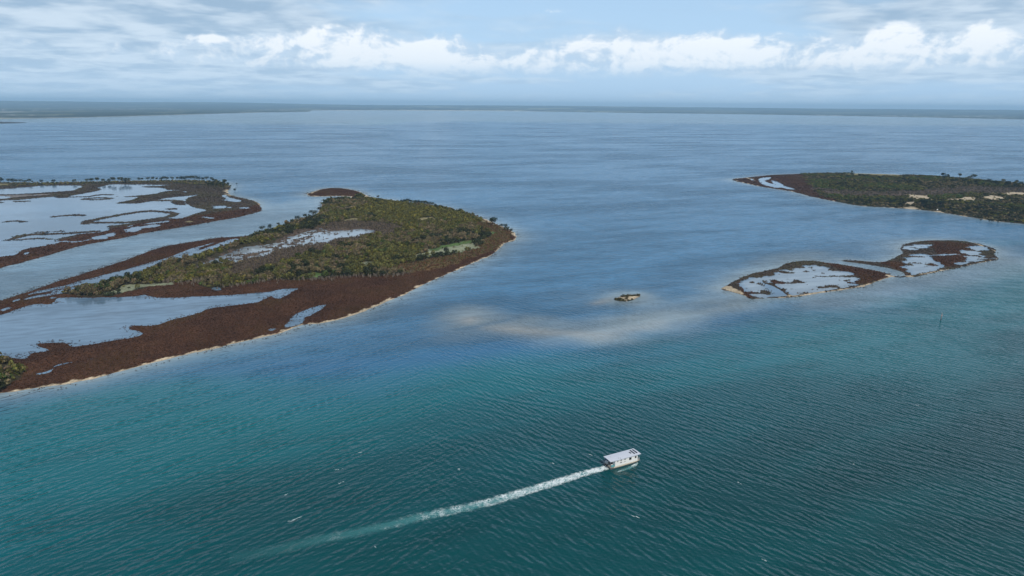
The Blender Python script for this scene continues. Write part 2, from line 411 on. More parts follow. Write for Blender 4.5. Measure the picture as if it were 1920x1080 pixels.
LEFT_MUD = Z1(-3600, 460, 0, 360, 300, 350, 600, 345, 800, 335, 700, 350, 400, 375, 150, 395, 60, 410, 0, 415, -3600, 520)
LEFT_PONDS = [Z2(-40, 815, 0, 800, 100, 775, 210, 770, 330, 745, 440, 742, 420, 765, 330, 790, 220, 795, 150, 830, 60, 850, -30, 845),
              Z3(1260, 130, 1300, 105, 1450, 75, 1560, 45, 1580, 55, 1570, 95, 1480, 100, 1480, 125, 1380, 145, 1290, 140),
              Z2(1310, 340, 1345, 335, 1380, 365, 1440, 380, 1570, 415, 1520, 435, 1440, 430, 1380, 420, 1305, 405, 1360, 390, 1320, 365),
              Z2(1070, 485, 1190, 488, 1350, 486, 1360, 503, 1430, 503, 1400, 517, 1360, 514, 1250, 527, 1170, 520, 1190, 500),
              Z2(1545, 508, 1670, 508, 1670, 526, 1545, 522), Z2(1025, 643, 1060, 636, 1180, 652, 1170, 666, 1060, 656),
              Z2(170, 742, 350, 714, 540, 693, 545, 710, 380, 732, 200, 746), Z3(330, 350, 345, 325, 410, 315, 400, 345, 360, 358), Z2(750, 295, 780, 285, 820, 292, 790, 302)]
LEFT_LAND_LINES = [(Z1(1215, 765, 1300, 722, 1500, 680, 1920, 605) + Z2(300, 560, 430, 565, 600, 585, 650, 600, 560, 640, 400, 665, 150, 700) + Z1(1900, 742, 1600, 750, 1300, 752, 1215, 765), 5.0),
                   (Z1(790, 660, 930, 648, 1080, 640, 1160, 645), 4.5), (Z1(100, 735, 200, 725, 290, 728, 325, 738), 3.5), (Z1(240, 443, 370, 440), 5),
                   (Z1(1210, 410, 1330, 395, 1450, 390, 1590, 398, 1500, 412, 1330, 418, 1210, 412), 3.5), (Z1(1000, 380, 1250, 375, 1380, 355, 1450, 345, 1590, 348), 3.5),
                   (Z1(1350, 878, 1190, 888, 900, 905, 560, 915, 400, 925, 280, 950, 220, 970), 5.0), (Z1(220, 970, 130, 1000), 2.5), (Z1(230, 1000, 400, 985, 560, 978, 720, 985), 2.5),
                   (Z1(490, 890, 620, 884, 760, 880), 1.6), (Z1(820, 875, 905, 872), 2.0), (Z1(1605, 798, 1750, 785, 1920, 765), 4.5), (Z2(400, 415, 600, 412), 4.5), (Z2(575, 532, 622, 531), 5), (Z1(-60, 458, 10, 458), 4)]
LEFT_ISLET = Z2(590, 440, 620, 415, 700, 412, 760, 415, 775, 440, 800, 475, 720, 478, 650, 465)

DBL_W = ZD(40, 385, 85, 355, 150, 320, 240, 285, 400, 250, 450, 225, 520, 205, 640, 203, 720, 215, 830, 228, 950, 250, 1050, 270, 1140, 298, 1060, 330, 950, 365, 800, 390,
           650, 410, 520, 432, 460, 435, 370, 440, 280, 448, 220, 445, 190, 425, 120, 405)
DBL_E = ZD(815, 203, 880, 200, 1000, 210, 1080, 210, 1150, 190, 1190, 165, 1215, 150, 1190, 125, 1215, 100, 1260, 85, 1350, 75, 1450, 70, 1560, 73, 1650, 85, 1740, 105, 1805, 130,
           1800, 160, 1820, 185, 1770, 200, 1640, 225, 1540, 240, 1450, 265, 1350, 290, 1270, 305, 1235, 300, 1200, 275, 1100, 245, 950, 222)
DBL_FLATS = [ZD(170, 345, 250, 312, 370, 300, 420, 272, 520, 244, 650, 232, 750, 255, 880, 285, 930, 320, 850, 345, 900, 365, 700, 400, 520, 425, 480, 405, 420, 370, 350, 340, 320, 330, 290, 335, 340, 400, 330, 436, 260, 436, 215, 400),
             ZD(1205, 122, 1260, 103, 1390, 98, 1330, 125, 1250, 138), ZD(1225, 205, 1280, 168, 1360, 165, 1410, 205, 1450, 240, 1380, 275, 1280, 292, 1245, 260),
             ZD(1420, 168, 1560, 155, 1660, 113, 1740, 118, 1700, 142, 1735, 185, 1780, 188, 1640, 212, 1560, 222, 1650, 195, 1560, 165)]
DBL_POND = ZD(280, 332, 312, 342, 400, 380, 470, 425, 480, 431, 365, 435, 345, 385)
ISLET = Z8(500, 490, 540, 460, 640, 440, 700, 410, 900, 385, 1100, 380, 1240, 370, 1285, 395, 1250, 430, 1170, 470, 1090, 515, 980, 545, 860, 560, 760, 565, 650, 545, 540, 530)

RIGHT_OUT = ZE(45, 127, 150, 112, 300, 97, 480, 90, 640, 86, 800, 86, 950, 89, 1150, 96, 1400, 112, 1600, 127, 1750, 142, 1920, 156, 2300, 190, 2700, 260, 2700, 520, 2300, 455,
               1920, 412, 1800, 400, 1700, 388, 1560, 365, 1420, 343, 1300, 325, 1150, 312, 1000, 303, 850, 293, 700, 265, 550, 235, 440, 205, 350, 190, 200, 165)
RIGHT_PONDS = [ZE(220, 118, 290, 110, 280, 128, 250, 135, 330, 163, 352, 180, 280, 170, 220, 145), ZE(295, 130, 340, 140, 380, 165, 440, 183, 448, 192, 370, 181, 310, 152), ZE(160, 118, 180, 125, 190, 134, 165, 128)]
RIGHT_SAND = [Z7(330, 430, 480, 430, 580, 440, 600, 500, 500, 490, 380, 500, 340, 460), Z7(900, 510, 980, 475, 1200, 465, 1240, 500, 1100, 525), Z7(1380, 455, 1520, 445, 1650, 495, 1500, 510, 1400, 490),
              Z7(1640, 430, 1750, 395, 1920, 405, 2100, 420, 1800, 428), Z7(240, 585, 380, 585, 420, 607, 300, 602), Z7(290, 548, 400, 518, 425, 530, 340, 566), Z7(635, 640, 740, 640, 840, 662, 830, 676, 640, 664)]
RIGHT_RED = ZE(0, 127, 150, 105, 300, 90, 470, 84, 520, 120, 560, 180, 640, 235, 720, 275, 440, 215, 200, 175)
RIGHT_STRAW = ZE(760, 95, 850, 88, 1000, 90, 1200, 98, 1250, 106, 1100, 110, 900, 112, 790, 108)


class Island:
    def __init__(s, name, pts, dx, dy, pad=14):
        s.name = name; s.out = smooth(ground(pts), 3) if not isinstance(pts, list) or not isinstance(pts[0], list) else None
        s.outs = [s.out] if s.out is not None else [smooth(ground(p), 3) for p in pts]
        a = np.concatenate(s.outs); lo, hi = a.min(0) - pad, a.max(0) + pad
        s.xs = np.arange(lo[0], hi[0], dx); s.ys = np.arange(lo[1], hi[1], dy); s.dx, s.dy = dx, dy
        s.GX, s.GY = np.meshgrid(s.xs, s.ys)
        s.L = None
        for o in s.outs:
            d = inside_dist(s.GX, s.GY, o); s.L = d if s.L is None else np.maximum(s.L, d)
        s.shore = s.L.copy()
        s.zone = np.zeros(s.GX.shape, np.int8); s.flood = np.zeros(s.GX.shape, np.float32)
        s.wob = (fbm(s.GX, s.GY, 9, 3, 3) - .5)
    def ins(s, pts, k=2): return inside_dist(s.GX, s.GY, smooth(ground(pts), k))
    def water(s, pts): s.L = np.minimum(s.L, -s.ins(pts, 3))
    def land(s, pts): s.L = np.maximum(s.L, s.ins(pts))
    def land_line(s, pts, r): s.L = np.maximum(s.L, r - line_dist(s.GX, s.GY, smooth(ground(pts), 3, False)))
    def water_line(s, pts, r): s.L = np.minimum(s.L, line_dist(s.GX, s.GY, smooth(ground(pts), 3, False)) - r)
    def set_zone(s, pts, z, rag=6.0):
        s.zone[(s.ins(pts) + s.wob * rag * 2) > 0] = z
    def sand_line(s, pts, r):
        d = line_dist(s.GX, s.GY, smooth(ground(pts), 3, False))
        nz = fbm(s.GX, s.GY, 5, 3, 11)
        s.zone[(d < r * .62 * np.clip(-.75 + 3.2 * nz, 0, 2)) & (s.shore > -2)] = 3
    def flooded(s, pts, dry, scale=5.0, seed=21, ax=1.0, grow=0.0):
        d = sst(s.ins(pts) + s.wob * 8 + grow, -2, 5)
        n = fbm(s.GX * ax, s.GY * 0.75, scale, 3, seed)
        s.L = np.where(d > 0.02, np.minimum(s.L, (n - (1 - dry)) * 22 + (1 - d) * 14), s.L)
        s.flood = np.maximum(s.flood, d)
    def finish(s, label, rag=1.6, relief=0.0):
        Lr = s.L + s.wob * rag * 2
        inner = sst(s.shore, 6, 40)
        z = np.where(Lr > 0, np.minimum(Lr * 0.11, 0.4) + np.clip(Lr - 3, 0, 60) * 0.008, np.maximum(Lr * 0.16, -1.0))
        if relief: z = z + relief * inner * fbm(s.GX, s.GY, 45, 3, 5) * (Lr > 2) * np.clip((Lr - 2) / 10, 0, 1)
        z = z + np.where(Lr > 0.6, (fbm(s.GX, s.GY, 2.6, 2, 9) - .5) * 0.16, 0)
        s.z = z; s.Lr = Lr
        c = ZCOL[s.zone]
        tone = (0.72 + 0.56 * fbm(s.GX, s.GY, 22, 3, 31))[..., None]
        c = c * tone
        wet = sst(Lr, -0.3, 1.4)[..., None]
        c = c * (0.72 + 0.28 * wet)
        s.o = grid_mesh(s.name, s.xs, s.ys, z, c, M_GROUND, keep=(z > -0.45))
        tag(s.o, label, 'island', kind='structure')
    def at(s, x, y):
        i = np.clip(np.rint((y - s.ys[0]) / s.dy).astype(int), 0, len(s.ys) - 1); j = np.clip(np.rint((x - s.xs[0]) / s.dx).astype(int), 0, len(s.xs) - 1)
        return i, j
    def scatter(s, n):
        x = rng.uniform(s.xs[0], s.xs[-1], n); y = rng.uniform(s.ys[0], s.ys[-1], n)
        i, j = s.at(x, y)
        return x, y, i, j


A = Island('island_main', MAIN_OUT, 1.25, 1.6)
A.zone[:] = 0
A.set_zone(SCRUB, 2); A.zone[(A.zone == 2) & (fbm(A.GX, A.GY, 30, 3, 97) > .73)] = 8; A.set_zone(DEAD, 6, 10); A.set_zone(FLOOD, 6, 8); A.set_zone(HEATH, 9, 8); A.set_zone(SEDGE, 5, 6); A.set_zone(GREEN, 4, 6)
A.set_zone(Z4(0, 815, 200, 800, 400, 795, 600, 780, 640, 800, 600, 815, 300, 830, 100, 855, 0, 860), 5, 1)
A.set_zone(Z3(1450, 910, 1620, 870, 1720, 810, 1920, 800, 1990, 820, 1920, 850, 1750, 890), 5, 1)
A.set_zone(ZA(740, 640, 840, 625, 850, 650, 760, 670), 5, 2); A.set_zone(ZA(350, 720, 450, 710, 470, 740, 360, 750), 4, 2)
A.set_zone(ZB(-200, 670, 0, 680, 90, 690, 150, 740, 150, 850, 60, 930, -200, 980), 2, 6)
A.flooded(FLOOD, 0.46, 2.9, 21, 1.0, 3.0)
for q in FLOOD_OPEN: A.flooded(q, 0.36, 2.9, 22, 1.0, 3.0)
A.water(LAGOON); A.water(STRIP)
A.water(ZC(205, 510, 250, 450, 330, 400, 430, 360, 510, 350, 470, 385, 390, 430, 350, 440, 340, 480, 290, 500, 230, 515))
A.water(Z3(140, 1015, 210, 970, 290, 955, 260, 990)); A.water(Z3(660, 960, 720, 935, 790, 940, 750, 960, 680, 965)); A.water(ZC(90, 532, 115, 522, 140, 525, 115, 540))
A.water(Z4(1150, 830, 1170, 805, 1220, 800, 1290, 815, 1280, 840, 1200, 845))
A.water(ZB(0, 325, 60, 305, 80, 310, 20, 335)); A.water(Z5(1130, 214, 1300, 212, 1300, 232, 1130, 240))
A.water_line(ZB(300, 800, 360, 790, 430, 740, 560, 715, 700, 690), 0.7)
for q in (Z4(480, 430, 530, 430), Z4(700, 358, 750, 355), Z4(780, 332, 815, 328), Z3(750, 835, 910, 825), Z3(960, 805, 1030, 795)): A.land_line(q, 0.9)
A.sand_line(MAIN_OUT[1:19], 2.9); A.sand_line(MAIN_OUT[18:31], 2.2); A.sand_line(MAIN_OUT[26:33], 5.5); A.sand_line(MAIN_OUT[32:46], 4.0); A.sand_line(MAIN_OUT[44:50], 3.0); A.sand_line(MAIN_OUT[48:60], 3.5)
A.sand_line(Z5(765, 172, 800, 150, 850, 135), 2.0); A.sand_line(Z5(1500, 190, 1540, 235, 1600, 240), 5.0)
A.finish('low scrub and saltmarsh island in the middle left', 1.6, 2.2)

B = Island('island_left', LEFT_OUT, 2.0, 3.0)
B.zone[:] = 1
B.set_zone(S(500, 380, 489, 396, 450, 408, 368, 423, 294, 435, 230, 448, 149, 464, 84, 483, 0, 506, -300, 600, -300, 520, 0, 478, 70, 462, 150, 440, 240, 424, 330, 410, 400, 400, 440, 395), 0, 10)
B.set_zone(S(-500, 345, 0, 341, 250, 337, 400, 338, 430, 346, 425, 352, 330, 344, 200, 344, 0, 350, -400, 352), 2, 6)
B.set_zone(S(-100, 345, 0, 345, 18, 346, 10, 348, -100, 350), 8, 2)
B.water(LEFT_LAGOON); B.water(LEFT_NORTH)
B.set_zone(LEFT_MUD, 7, 1); B.flooded(LEFT_MUD, 0.45, 16, 41, 0.35)
for q in LEFT_PONDS: B.water(q)
B.water_line(Z3(880, 165, 1000, 175, 1150, 160, 1260, 135), 2.0); B.water_line(Z1(1840, 812, 1900, 790), 1.5)
for q, r in LEFT_LAND_LINES: B.land_line(q, r)
B.land(LEFT_ISLET)
B.flooded(Z3(-60, 290, 60, 285, 180, 270, 300, 275, 330, 310, 200, 345, 60, 365, -60, 380), 0.42, 9, 43, 0.5)
B.flooded(Z3(590, 200, 700, 160, 860, 120, 880, 160, 800, 195, 640, 240), 0.45, 8, 44, 0.5)
B.sand_line(S(428, 356, 428, 361, 436, 367), 7); B.sand_line(S(440, 368, 463, 373, 481, 378, 488, 386), 2.5)
B.set_zone(Z2(780, 715, 850, 700, 920, 705, 860, 725), 8, 2)
B.finish('flat saltmarsh island with wide tidal ponds on the left', 2.0, 0.0)

C = Island('island_double', [DBL_W, DBL_E], 1.25, 2.0)
C.zone[:] = 1
C.set_zone(ZD(700, 215, 1140, 290, 1060, 335, 850, 345, 900, 300), 0, 8); C.set_zone(ZD(1380, 80, 1640, 100, 1640, 200, 1420, 240, 1400, 150), 0, 8); C.set_zone(ZD(1080, 215, 1230, 215, 1240, 290, 1180, 260), 0, 5)
C.set_zone(ZD(340, 325, 470, 350, 500, 420, 420, 370), 0, 4); C.set_zone(ZD(150, 340, 240, 370, 260, 440, 180, 420), 0, 4)
for q, dry, sd_ in zip(DBL_FLATS, (0.30, .30, .28, .27), (51, 52, 53, 54)): C.flooded(q, dry + .06, 3.6, sd_, 0.42, 4.5)
C.water(DBL_POND)
C.set_zone(ZD(40, 380, 85, 362, 130, 385, 190, 420, 120, 405), 3, 1)
C.land_line(ZD(1120, 300, 1180, 306, 1240, 303), 1.6); C.sand_line(ZD(1120, 300, 1180, 306, 1240, 303), 3)
C.sand_line(ZD(190, 428, 280, 450, 460, 437, 650, 412, 950, 366, 1140, 302), 1.4); C.sand_line(ZD(480, 432, 520, 430), 4); C.sand_line(ZD(640, 405, 680, 400), 4); C.sand_line(ZD(1235, 303, 1450, 268, 1820, 188, 1800, 140, 1650, 84), 1.3)
C.land_line(ZD(340, 437, 480, 433, 650, 409, 950, 364), 1.6); C.land_line(ZD(1270, 303, 1450, 264, 1640, 224, 1800, 192), 1.8)
C.finish('pair of low flooded saltmarsh islets joined by a sand bar', 1.2, 0.0)

Dm = Island('islet_sandy', ISLET, 0.6, 0.8, 6)
Dm.zone[:] = 3
Dm.set_zone(Z8(690, 415, 900, 380, 1240, 365, 1300, 395, 1230, 420, 1100, 420, 900, 430, 760, 440), 2, 1.2); Dm.set_zone(Z8(490, 480, 560, 480, 760, 530, 860, 560, 640, 560, 500, 520), 2, 1.5)
Dm.set_zone(Z8(830, 480, 920, 470, 900, 510, 840, 505), 2, .5); Dm.set_zone(Z8(900, 540, 1000, 520, 1100, 495, 1040, 550, 930, 560), 2, .8)
Dm.finish('tiny sandy islet with a fringe of dark scrub in open water', 1.0, 0.0)

Er = Island('island_right', RIGHT_OUT, 2.4, 3.2)
Er.zone[:] = 2
Er.set_zone(RIGHT_RED, 0, 14); Er.set_zone(RIGHT_STRAW, 8, 6)
Er.set_zone(ZE(560, 190, 700, 200, 1000, 215, 1300, 200, 1500, 185, 1920, 190, 2300, 240, 1920, 240, 1700, 225, 1400, 235, 1000, 245, 700, 235), 6, 16)
for q in RIGHT_SAND: Er.set_zone(q, 3, 7)
for q in RIGHT_PONDS: Er.water(q)
Er.sand_line(RIGHT_OUT[0:12], 2.5); Er.sand_line(RIGHT_OUT[17:24], 1.6); Er.sand_line(ZE(850, 293, 900, 298), 4); Er.sand_line(RIGHT_OUT[-5:] + RIGHT_OUT[:1], 1.2)
Er.sand_line(ZE(140, 118, 170, 122, 175, 132), 5)
Er.finish('scrub covered island with sandy clearings on the far right', 1.6, 4.0)
ISLANDS = [A, B, C, Dm, Er]

# ------------------------------------------------------------------ water
def axis(lo, hi, st, far, ratio=1.35):
    a = list(np.arange(lo, hi + st / 2, st))
    s, v = st, a[-1]
    while v < far: s *= ratio; v = min(v + s, far); a.append(v)
    return a
_xp = axis(0, 920, 4.0, 32000); wxs = np.array([-v for v in _xp[:0:-1]] + _xp)
_yf = axis(120, 1420, 4.0, 32000); wys = np.array([-9000, -3000, -1000, -300, -50, 60] + _yf, float)
WX, WY = np.meshgrid(wxs, wys)
deep = np.array((.0003, .046, .049)); teal = np.array((.0006, .100, .120)); blue = np.array((.022, .112, .215)); pale = np.array((.22, .28, .30)); sandc = np.array((.36, .345, .305))
def lerp(a, b, t): return a + (b - a) * t[..., None]
nzw = fbm(WX, WY, 90, 4, 61)
# bank edge: the drop from the shallow bank to the deep channel
bank = inside_dist(WX, WY, smooth(ground(S(-300, 800, 0, 770, 150, 745, 330, 715, 480, 700, 640, 690, 800, 682, 900, 662, 1000, 650, 1150, 640, 1300, 622, 1420, 596, 1550, 575, 1700, 545, 1850, 500, 1960, 470, 2200, 440,
                                                2600, 300, 2600, 240, 960, 230, -900, 240, -900, 600)), 2), 4000) + (nzw - .5) * 30
near = unp(960, 1080)[1]
dd = sst(-bank, 10, 190)
wc = np.broadcast_to(teal, WX.shape + (3,)).astype(np.float32).copy()
wc = lerp(wc, deep, np.clip(dd * (0.95 + 0.3 * sst(WX, -160, 60)), 0, 1) * 0.97)
wc = lerp(wc, blue, sst(bank + (nzw - .5) * 45, -45, 50))
wc = lerp(wc, blue * np.array((.6, .75, .9)), sst(bank, -12, 12) * sst(-bank, -36, -8) * .5)
shore = np.full(WX.shape, -60.0)
outer = np.full(WX.shape, -60.0)
for I in ISLANDS:
    for o in I.outs: outer = np.maximum(outer, inside_dist(WX, WY, o, 60))
sh = np.exp(-np.maximum(-outer, 0) / (6 + 11 * nzw))
wc = lerp(wc, pale, np.clip(sh * .95, 0, 1))
def shoal(pts, soft, amt, col):
    global wc
    d = inside_dist(WX, WY, smooth(ground(pts), 3), 120) + (fbm(WX * .6, WY, 20, 4, 71) - .5) * soft * 1.5
    wc = lerp(wc, np.array(col), sst(d, -soft, soft) * amt)
shoal(ZF(110, 250, 170, 190, 280, 178, 380, 195, 470, 235, 560, 240, 700, 258, 900, 275, 1100, 240, 1200, 212, 1400, 195, 1560, 190, 1700, 165, 1900, 110, 2000, 110, 1900, 190, 1700, 240, 1560, 300, 1300, 345, 1050, 378, 850, 365,
         700, 375, 550, 365, 400, 345, 250, 330, 140, 310), 18, .85, (.22, .27, .285))
shoal(ZF(210, 262, 250, 240, 300, 245, 305, 265, 260, 280), 6, .7, sandc)
shoal(ZF(330, 300, 480, 285, 620, 300, 760, 318, 870, 330, 880, 342, 740, 345, 560, 350, 420, 330), 8, .75, sandc)
shoal(ZF(860, 325, 1050, 318, 1250, 290, 1400, 262, 1420, 285, 1250, 325, 1050, 360, 900, 350), 8, .45, sandc * .8)
shoal(ZF(990, 160, 1010, 145, 1120, 122, 1130, 135, 1060, 160, 1010, 168), 5, .7, sandc)
shoal(ZF(1090, 150, 1120, 100, 1290, 95, 1330, 130, 1270, 160, 1150, 165), 12, .85, pale)
d_ = line_dist(WX, WY, ground(ZF(180, 312, 300, 296, 450, 265, 560, 240))); wc = lerp(wc, blue * .8, np.exp(-(d_ / 2.5) ** 2) * .5)
shoal(S(1280, 560, 1345, 535, 1400, 500, 1500, 470, 1560, 480, 1420, 540, 1360, 570), 12, .5, pale * .8)
shoal(S(1500, 560, 1700, 525, 1900, 480, 1960, 500, 1750, 550, 1560, 580), 12, .45, pale * .75)
calm = np.clip(sst(outer, -2, 4), 0, 1)
chan = inside_dist(WX, WY, smooth(ground(S(-600, 640, -300, 600, 0, 505, 200, 452, 400, 418, 490, 396, 520, 385, 600, 372, 605, 390, 540, 420, 480, 442, 340, 458, 240, 486, 0, 566, -300, 700)), 2), 80)
calm = np.maximum(calm, .55 * sst(chan, -25, 12))
wc = lerp(wc, np.array((.11, .185, .235)), sst(chan, -25, 12) * .8)
wc = lerp(wc, np.array((.115, .185, .26)), sst(outer, 0, 4))
for q in DBL_FLATS + [FLOOD]: wc = lerp(wc, np.array((.27, .31, .335)), sst(inside_dist(WX, WY, ground(q)), -3, 3) * .85)
chop = sst(bank, -60, 160)
water = grid_mesh('water', wxs, wys, np.zeros(WX.shape), wc, M_WATER, extra={'calm': calm, 'chop': chop})
tag(water, 'teal and blue shallow sea ruffled by wind', 'water', kind='structure')

# ------------------------------------------------------------------ far shore
sh_px = S(-700, 238, -300, 230, 0, 223, 130, 221, 250, 218, 330, 215.5, 400, 213.5, 470, 211.5, 580, 209.5, 584, 207.2, 700, 207, 800, 207.5, 980, 208.5, 1100, 210.5, 1200, 212, 1350, 213.5, 1500, 216, 1700, 219.5, 1920, 224, 2300, 234, 2700, 246)
shg = ground(sh_px)
sa = np.arctan2(shg[:, 0], shg[:, 1]); sr = np.hypot(shg[:, 0], shg[:, 1])
naz, nr = 900, 70
azs = np.linspace(sa[0], sa[-1], naz); rs0 = np.interp(azs, sa, sr)
tt = (np.linspace(0, 1, nr) ** 1.8)
RR = rs0[None] * (1 - tt[:, None]) + 29500 * tt[:, None]
FX, FY = RR * np.sin(azs)[None], RR * np.cos(azs)[None]
back = sst(RR, 14000, 27000)
leftd = sst(-azs, 0.12, 0.5)[None]
fz = 5 + 13 * sst(fbm(FX, FY, 260, 3, 81), .35, .62) * fbm(FX, FY, 60, 2, 82) + back * (70 + 60 * fbm(FX, FY, 5200, 3, 83)) + sst(RR, 17000, 28000) * leftd * 60 * fbm(FX, FY, 3800, 3, 85)
fz = fz * np.clip(tt[:, None] * 60, 0, 1) - 0.4 * (tt[:, None] == 0)
wood = np.array((.035, .050, .034)); field = np.array((.26, .27, .17)); beach = np.array((.52, .49, .42))
fcol = lerp(np.broadcast_to(wood, FX.shape + (3,)), field, sst(fbm(FX, FY, 700, 3, 86), .56, .68) * (.35 + .65 * sst(azs, -0.4, -.1)[None] * (1 - sst(azs, .05, .3)[None])))
bm_ = sst(-np.abs(azs + 0.12), -.17, -.13)[None] * (tt[:, None] < .012)
fcol = lerp(fcol, beach, np.clip(bm_, 0, 1) * .8 + .35 * (tt[:, None] < .004) * np.ones_like(fz))
tow = (sst(fbm(FX, FY, 90, 2, 87), .66, .72) * sst(fbm(FX, FY, 1400, 2, 88), .5, .62)) * (RR < 15000)
fcol = lerp(fcol, np.array((.6, .6, .58)), tow * .6)
i0 = (np.arange(nr - 1)[:, None] * naz + np.arange(naz - 1)[None]).ravel()
far = obj('far_shore', np_mesh('far_shore', np.stack([FX.ravel(), FY.ravel(), fz.ravel()], 1), np.stack([i0, i0 + 1, i0 + naz + 1, i0 + naz], 1), fcol.reshape(-1, 3), True), M_FAR)
tag(far, 'low wooded far shore fading into haze along the horizon', 'shore', kind='structure')
Fb = Island('sandbar_far', S(-120, 229, -20, 228, 30, 229, 52, 230.3, 20, 231.5, -60, 232.5, -140, 233), 14, 25, 40)
Fb.zone[:] = 2; Fb.finish('thin dark low island at the far left below the shore', 4, 0)

# ------------------------------------------------------------------ vegetation
LEAFS = {'olive': (.108, .103, .031), 'yellow': (.140, .128, .027), 'dark': (.034, .040, .018), 'khaki': (.150, .121, .066), 'pine': (.020, .034, .024),
         'rust': (.105, .058, .028), 'dead': (.155, .122, .088), 'green': (.062, .090, .026)}

def crown_np(r, h, lobes, nq, size, color, seed, flat=1.0):
    """leaf clumps spread over several lobes; base of the crown at z = 0, r = radius, h = height"""
    g = np.random.default_rng(seed)
    cs = [(0, 0, h * .5, r * .72, h * .5)]
    for k in range(lobes):
        a = g.uniform(0, 6.28); q = r * g.uniform(.35, .62); rr = r * g.uniform(.34, .52)
        cs.append((math.cos(a) * q, math.sin(a) * q, h * g.uniform(.35, .72), rr, rr * min(1.0, h / r) * g.uniform(.7, 1.0)))
    cs = np.array(cs); wgt = cs[:, 3] ** 2; wgt /= wgt.sum()
    k = g.choice(len(cs), nq, p=wgt)
    d = g.normal(size=(nq, 3)); d[:, 2] = d[:, 2] * .9 + .25; d /= np.linalg.norm(d, axis=1)[:, None]
    rad = g.uniform(.72, 1.08, nq)
    c = cs[k]
    p = np.stack([c[:, 0] + d[:, 0] * c[:, 3] * rad, c[:, 1] + d[:, 1] * c[:, 3] * rad, np.maximum(c[:, 2] + d[:, 2] * c[:, 4] * rad * flat, size * .3)], 1)
    nrm = d + g.normal(size=(nq, 3)) * .45; nrm /= np.linalg.norm(nrm, axis=1)[:, None]
    t = np.cross(nrm, g.normal(size=(nq, 3))); t /= np.linalg.norm(t, axis=1)[:, None] + 1e-9
    b = np.cross(nrm, t)
    s = size * g.uniform(.6, 1.35, nq)[:, None]
    V = np.stack([p + t * s * .62, p + b * s * .5 + nrm * s * .12, p - t * s * .55, p - b * s * .5 - nrm * s * .1], 1).reshape(-1, 3)
    F = np.arange(nq * 4).reshape(-1, 4)
    lob = g.uniform(.75, 1.28, len(cs))[k]
    tone = (lob * g.uniform(.7, 1.3, nq))[:, None] * np.array(color)[None] * (1 + g.normal(size=(nq, 3)) * np.array((.10, .05, .10)))
    return V, F, np.repeat(np.clip(tone, .004, .6), 4, 0)

def dead_np(r, h, n, color, seed):
    """bare grey twigs fanning out of the ground"""
    g = np.random.default_rng(seed)
    a = g.uniform(0, 6.28, n); l = g.uniform(.5, 1, n); sp = g.uniform(.1, .9, n)
    base = np.stack([np.cos(a) * r * .3 * sp, np.sin(a) * r * .3 * sp, np.zeros(n)], 1)
    tip = np.stack([np.cos(a) * r * sp, np.sin(a) * r * sp, h * l], 1)
    sd = np.stack([-np.sin(a), np.cos(a), g.normal(size=n) * .3], 1) * (.05 + .07 * g.random(n))[:, None]
    V = np.stack([base - sd, base + sd, tip + sd * .8, tip - sd * .6], 1).reshape(-1, 3)
    tone = g.uniform(.6, 1.3, n)[:, None] * np.array(color)[None]
    return V, np.arange(n * 4).reshape(-1, 4), np.repeat(tone, 4, 0)

def tube(V, F, a, b, ra, rb, k=6):
    a, b = np.array(a, float), np.array(b, float)
    d = b - a; d /= np.linalg.norm(d); u = np.cross(d, (0, 1, .2)); u /= np.linalg.norm(u); v = np.cross(d, u)
    i0 = len(V)
    for c, r in ((a, ra), (b, rb)):
        for j in range(k):
            t = 6.2832 * j / k; V.append(c + (u * math.cos(t) + v * math.sin(t)) * r)
    for j in range(k): F.append((i0 + j, i0 + (j + 1) % k, i0 + k + (j + 1) % k, i0 + k + j))

def trunk_mesh(name, h, r, spread, seed, top):
    g = random.Random(seed); V, F = [], []
    fork = h * .5; lean = (g.uniform(-.2, .2) * h * .3, g.uniform(-.2, .2) * h * .3)
    tube(V, F, (0, 0, -.5), (lean[0] * .5, lean[1] * .5, fork), r, r * .72)
    for k in range(4):
        a = 1.57 * k + g.uniform(-.5, .5); q = spread * g.uniform(.4, .7)
        tube(V, F, (lean[0] * .5, lean[1] * .5, fork * .94), (lean[0] + math.cos(a) * q, lean[1] + math.sin(a) * q, top * g.uniform(.7, .95)), r * .5, r * .14, 5)
    return np_mesh(name, np.array(V), np.array(F))

# every kind of tree and shrub is a (trunk mesh, crown mesh, crown height) template; sizes in metres, scaled a little per plant
def template(kind, species, r, crown_h, base, nq, size, lobes, seed):
    V, F, C = crown_np(r, crown_h, lobes, nq, size, LEAFS[species], seed)
    V = V + np.array([0, 0, base])
    me = np_mesh(f'{kind}_crown', V, F, C); me.materials.append(M_LEAF)
    tm = trunk_mesh(f'{kind}_trunk', base + crown_h * .45, .09 + .035 * r, r * .8, seed, base + crown_h * .7); tm.materials.append(M_BARK)
    return tm, me
T_TREE = [template('tree', s, r, ch, b, 230, .62, 5, 100 + i) for i, (s, r, ch, b) in enumerate((('dark', 3.2, 3.4, 2.6), ('pine', 3.6, 4.2, 1.6), ('dark', 2.6, 2.6, 3.0), ('pine', 3.0, 4.6, .9), ('olive', 3.2, 3.6, 1.8)))]
T_SHRUB = {s: [template('shrub', s, r, ch, b, 130, .5, 4, 200 + 10 * i + j) for j, (r, ch, b) in enumerate(((2.1, 2.3, .35), (1.8, 2.6, .7), (2.4, 2.1, .25)))] for i, s in enumerate(('olive', 'yellow', 'dark', 'khaki', 'green'))}

def zat(I, x, y):
    i, j = I.at(np.array([x]), np.array([y])); return max(float(I.z[i[0], j[0]]), -.15)

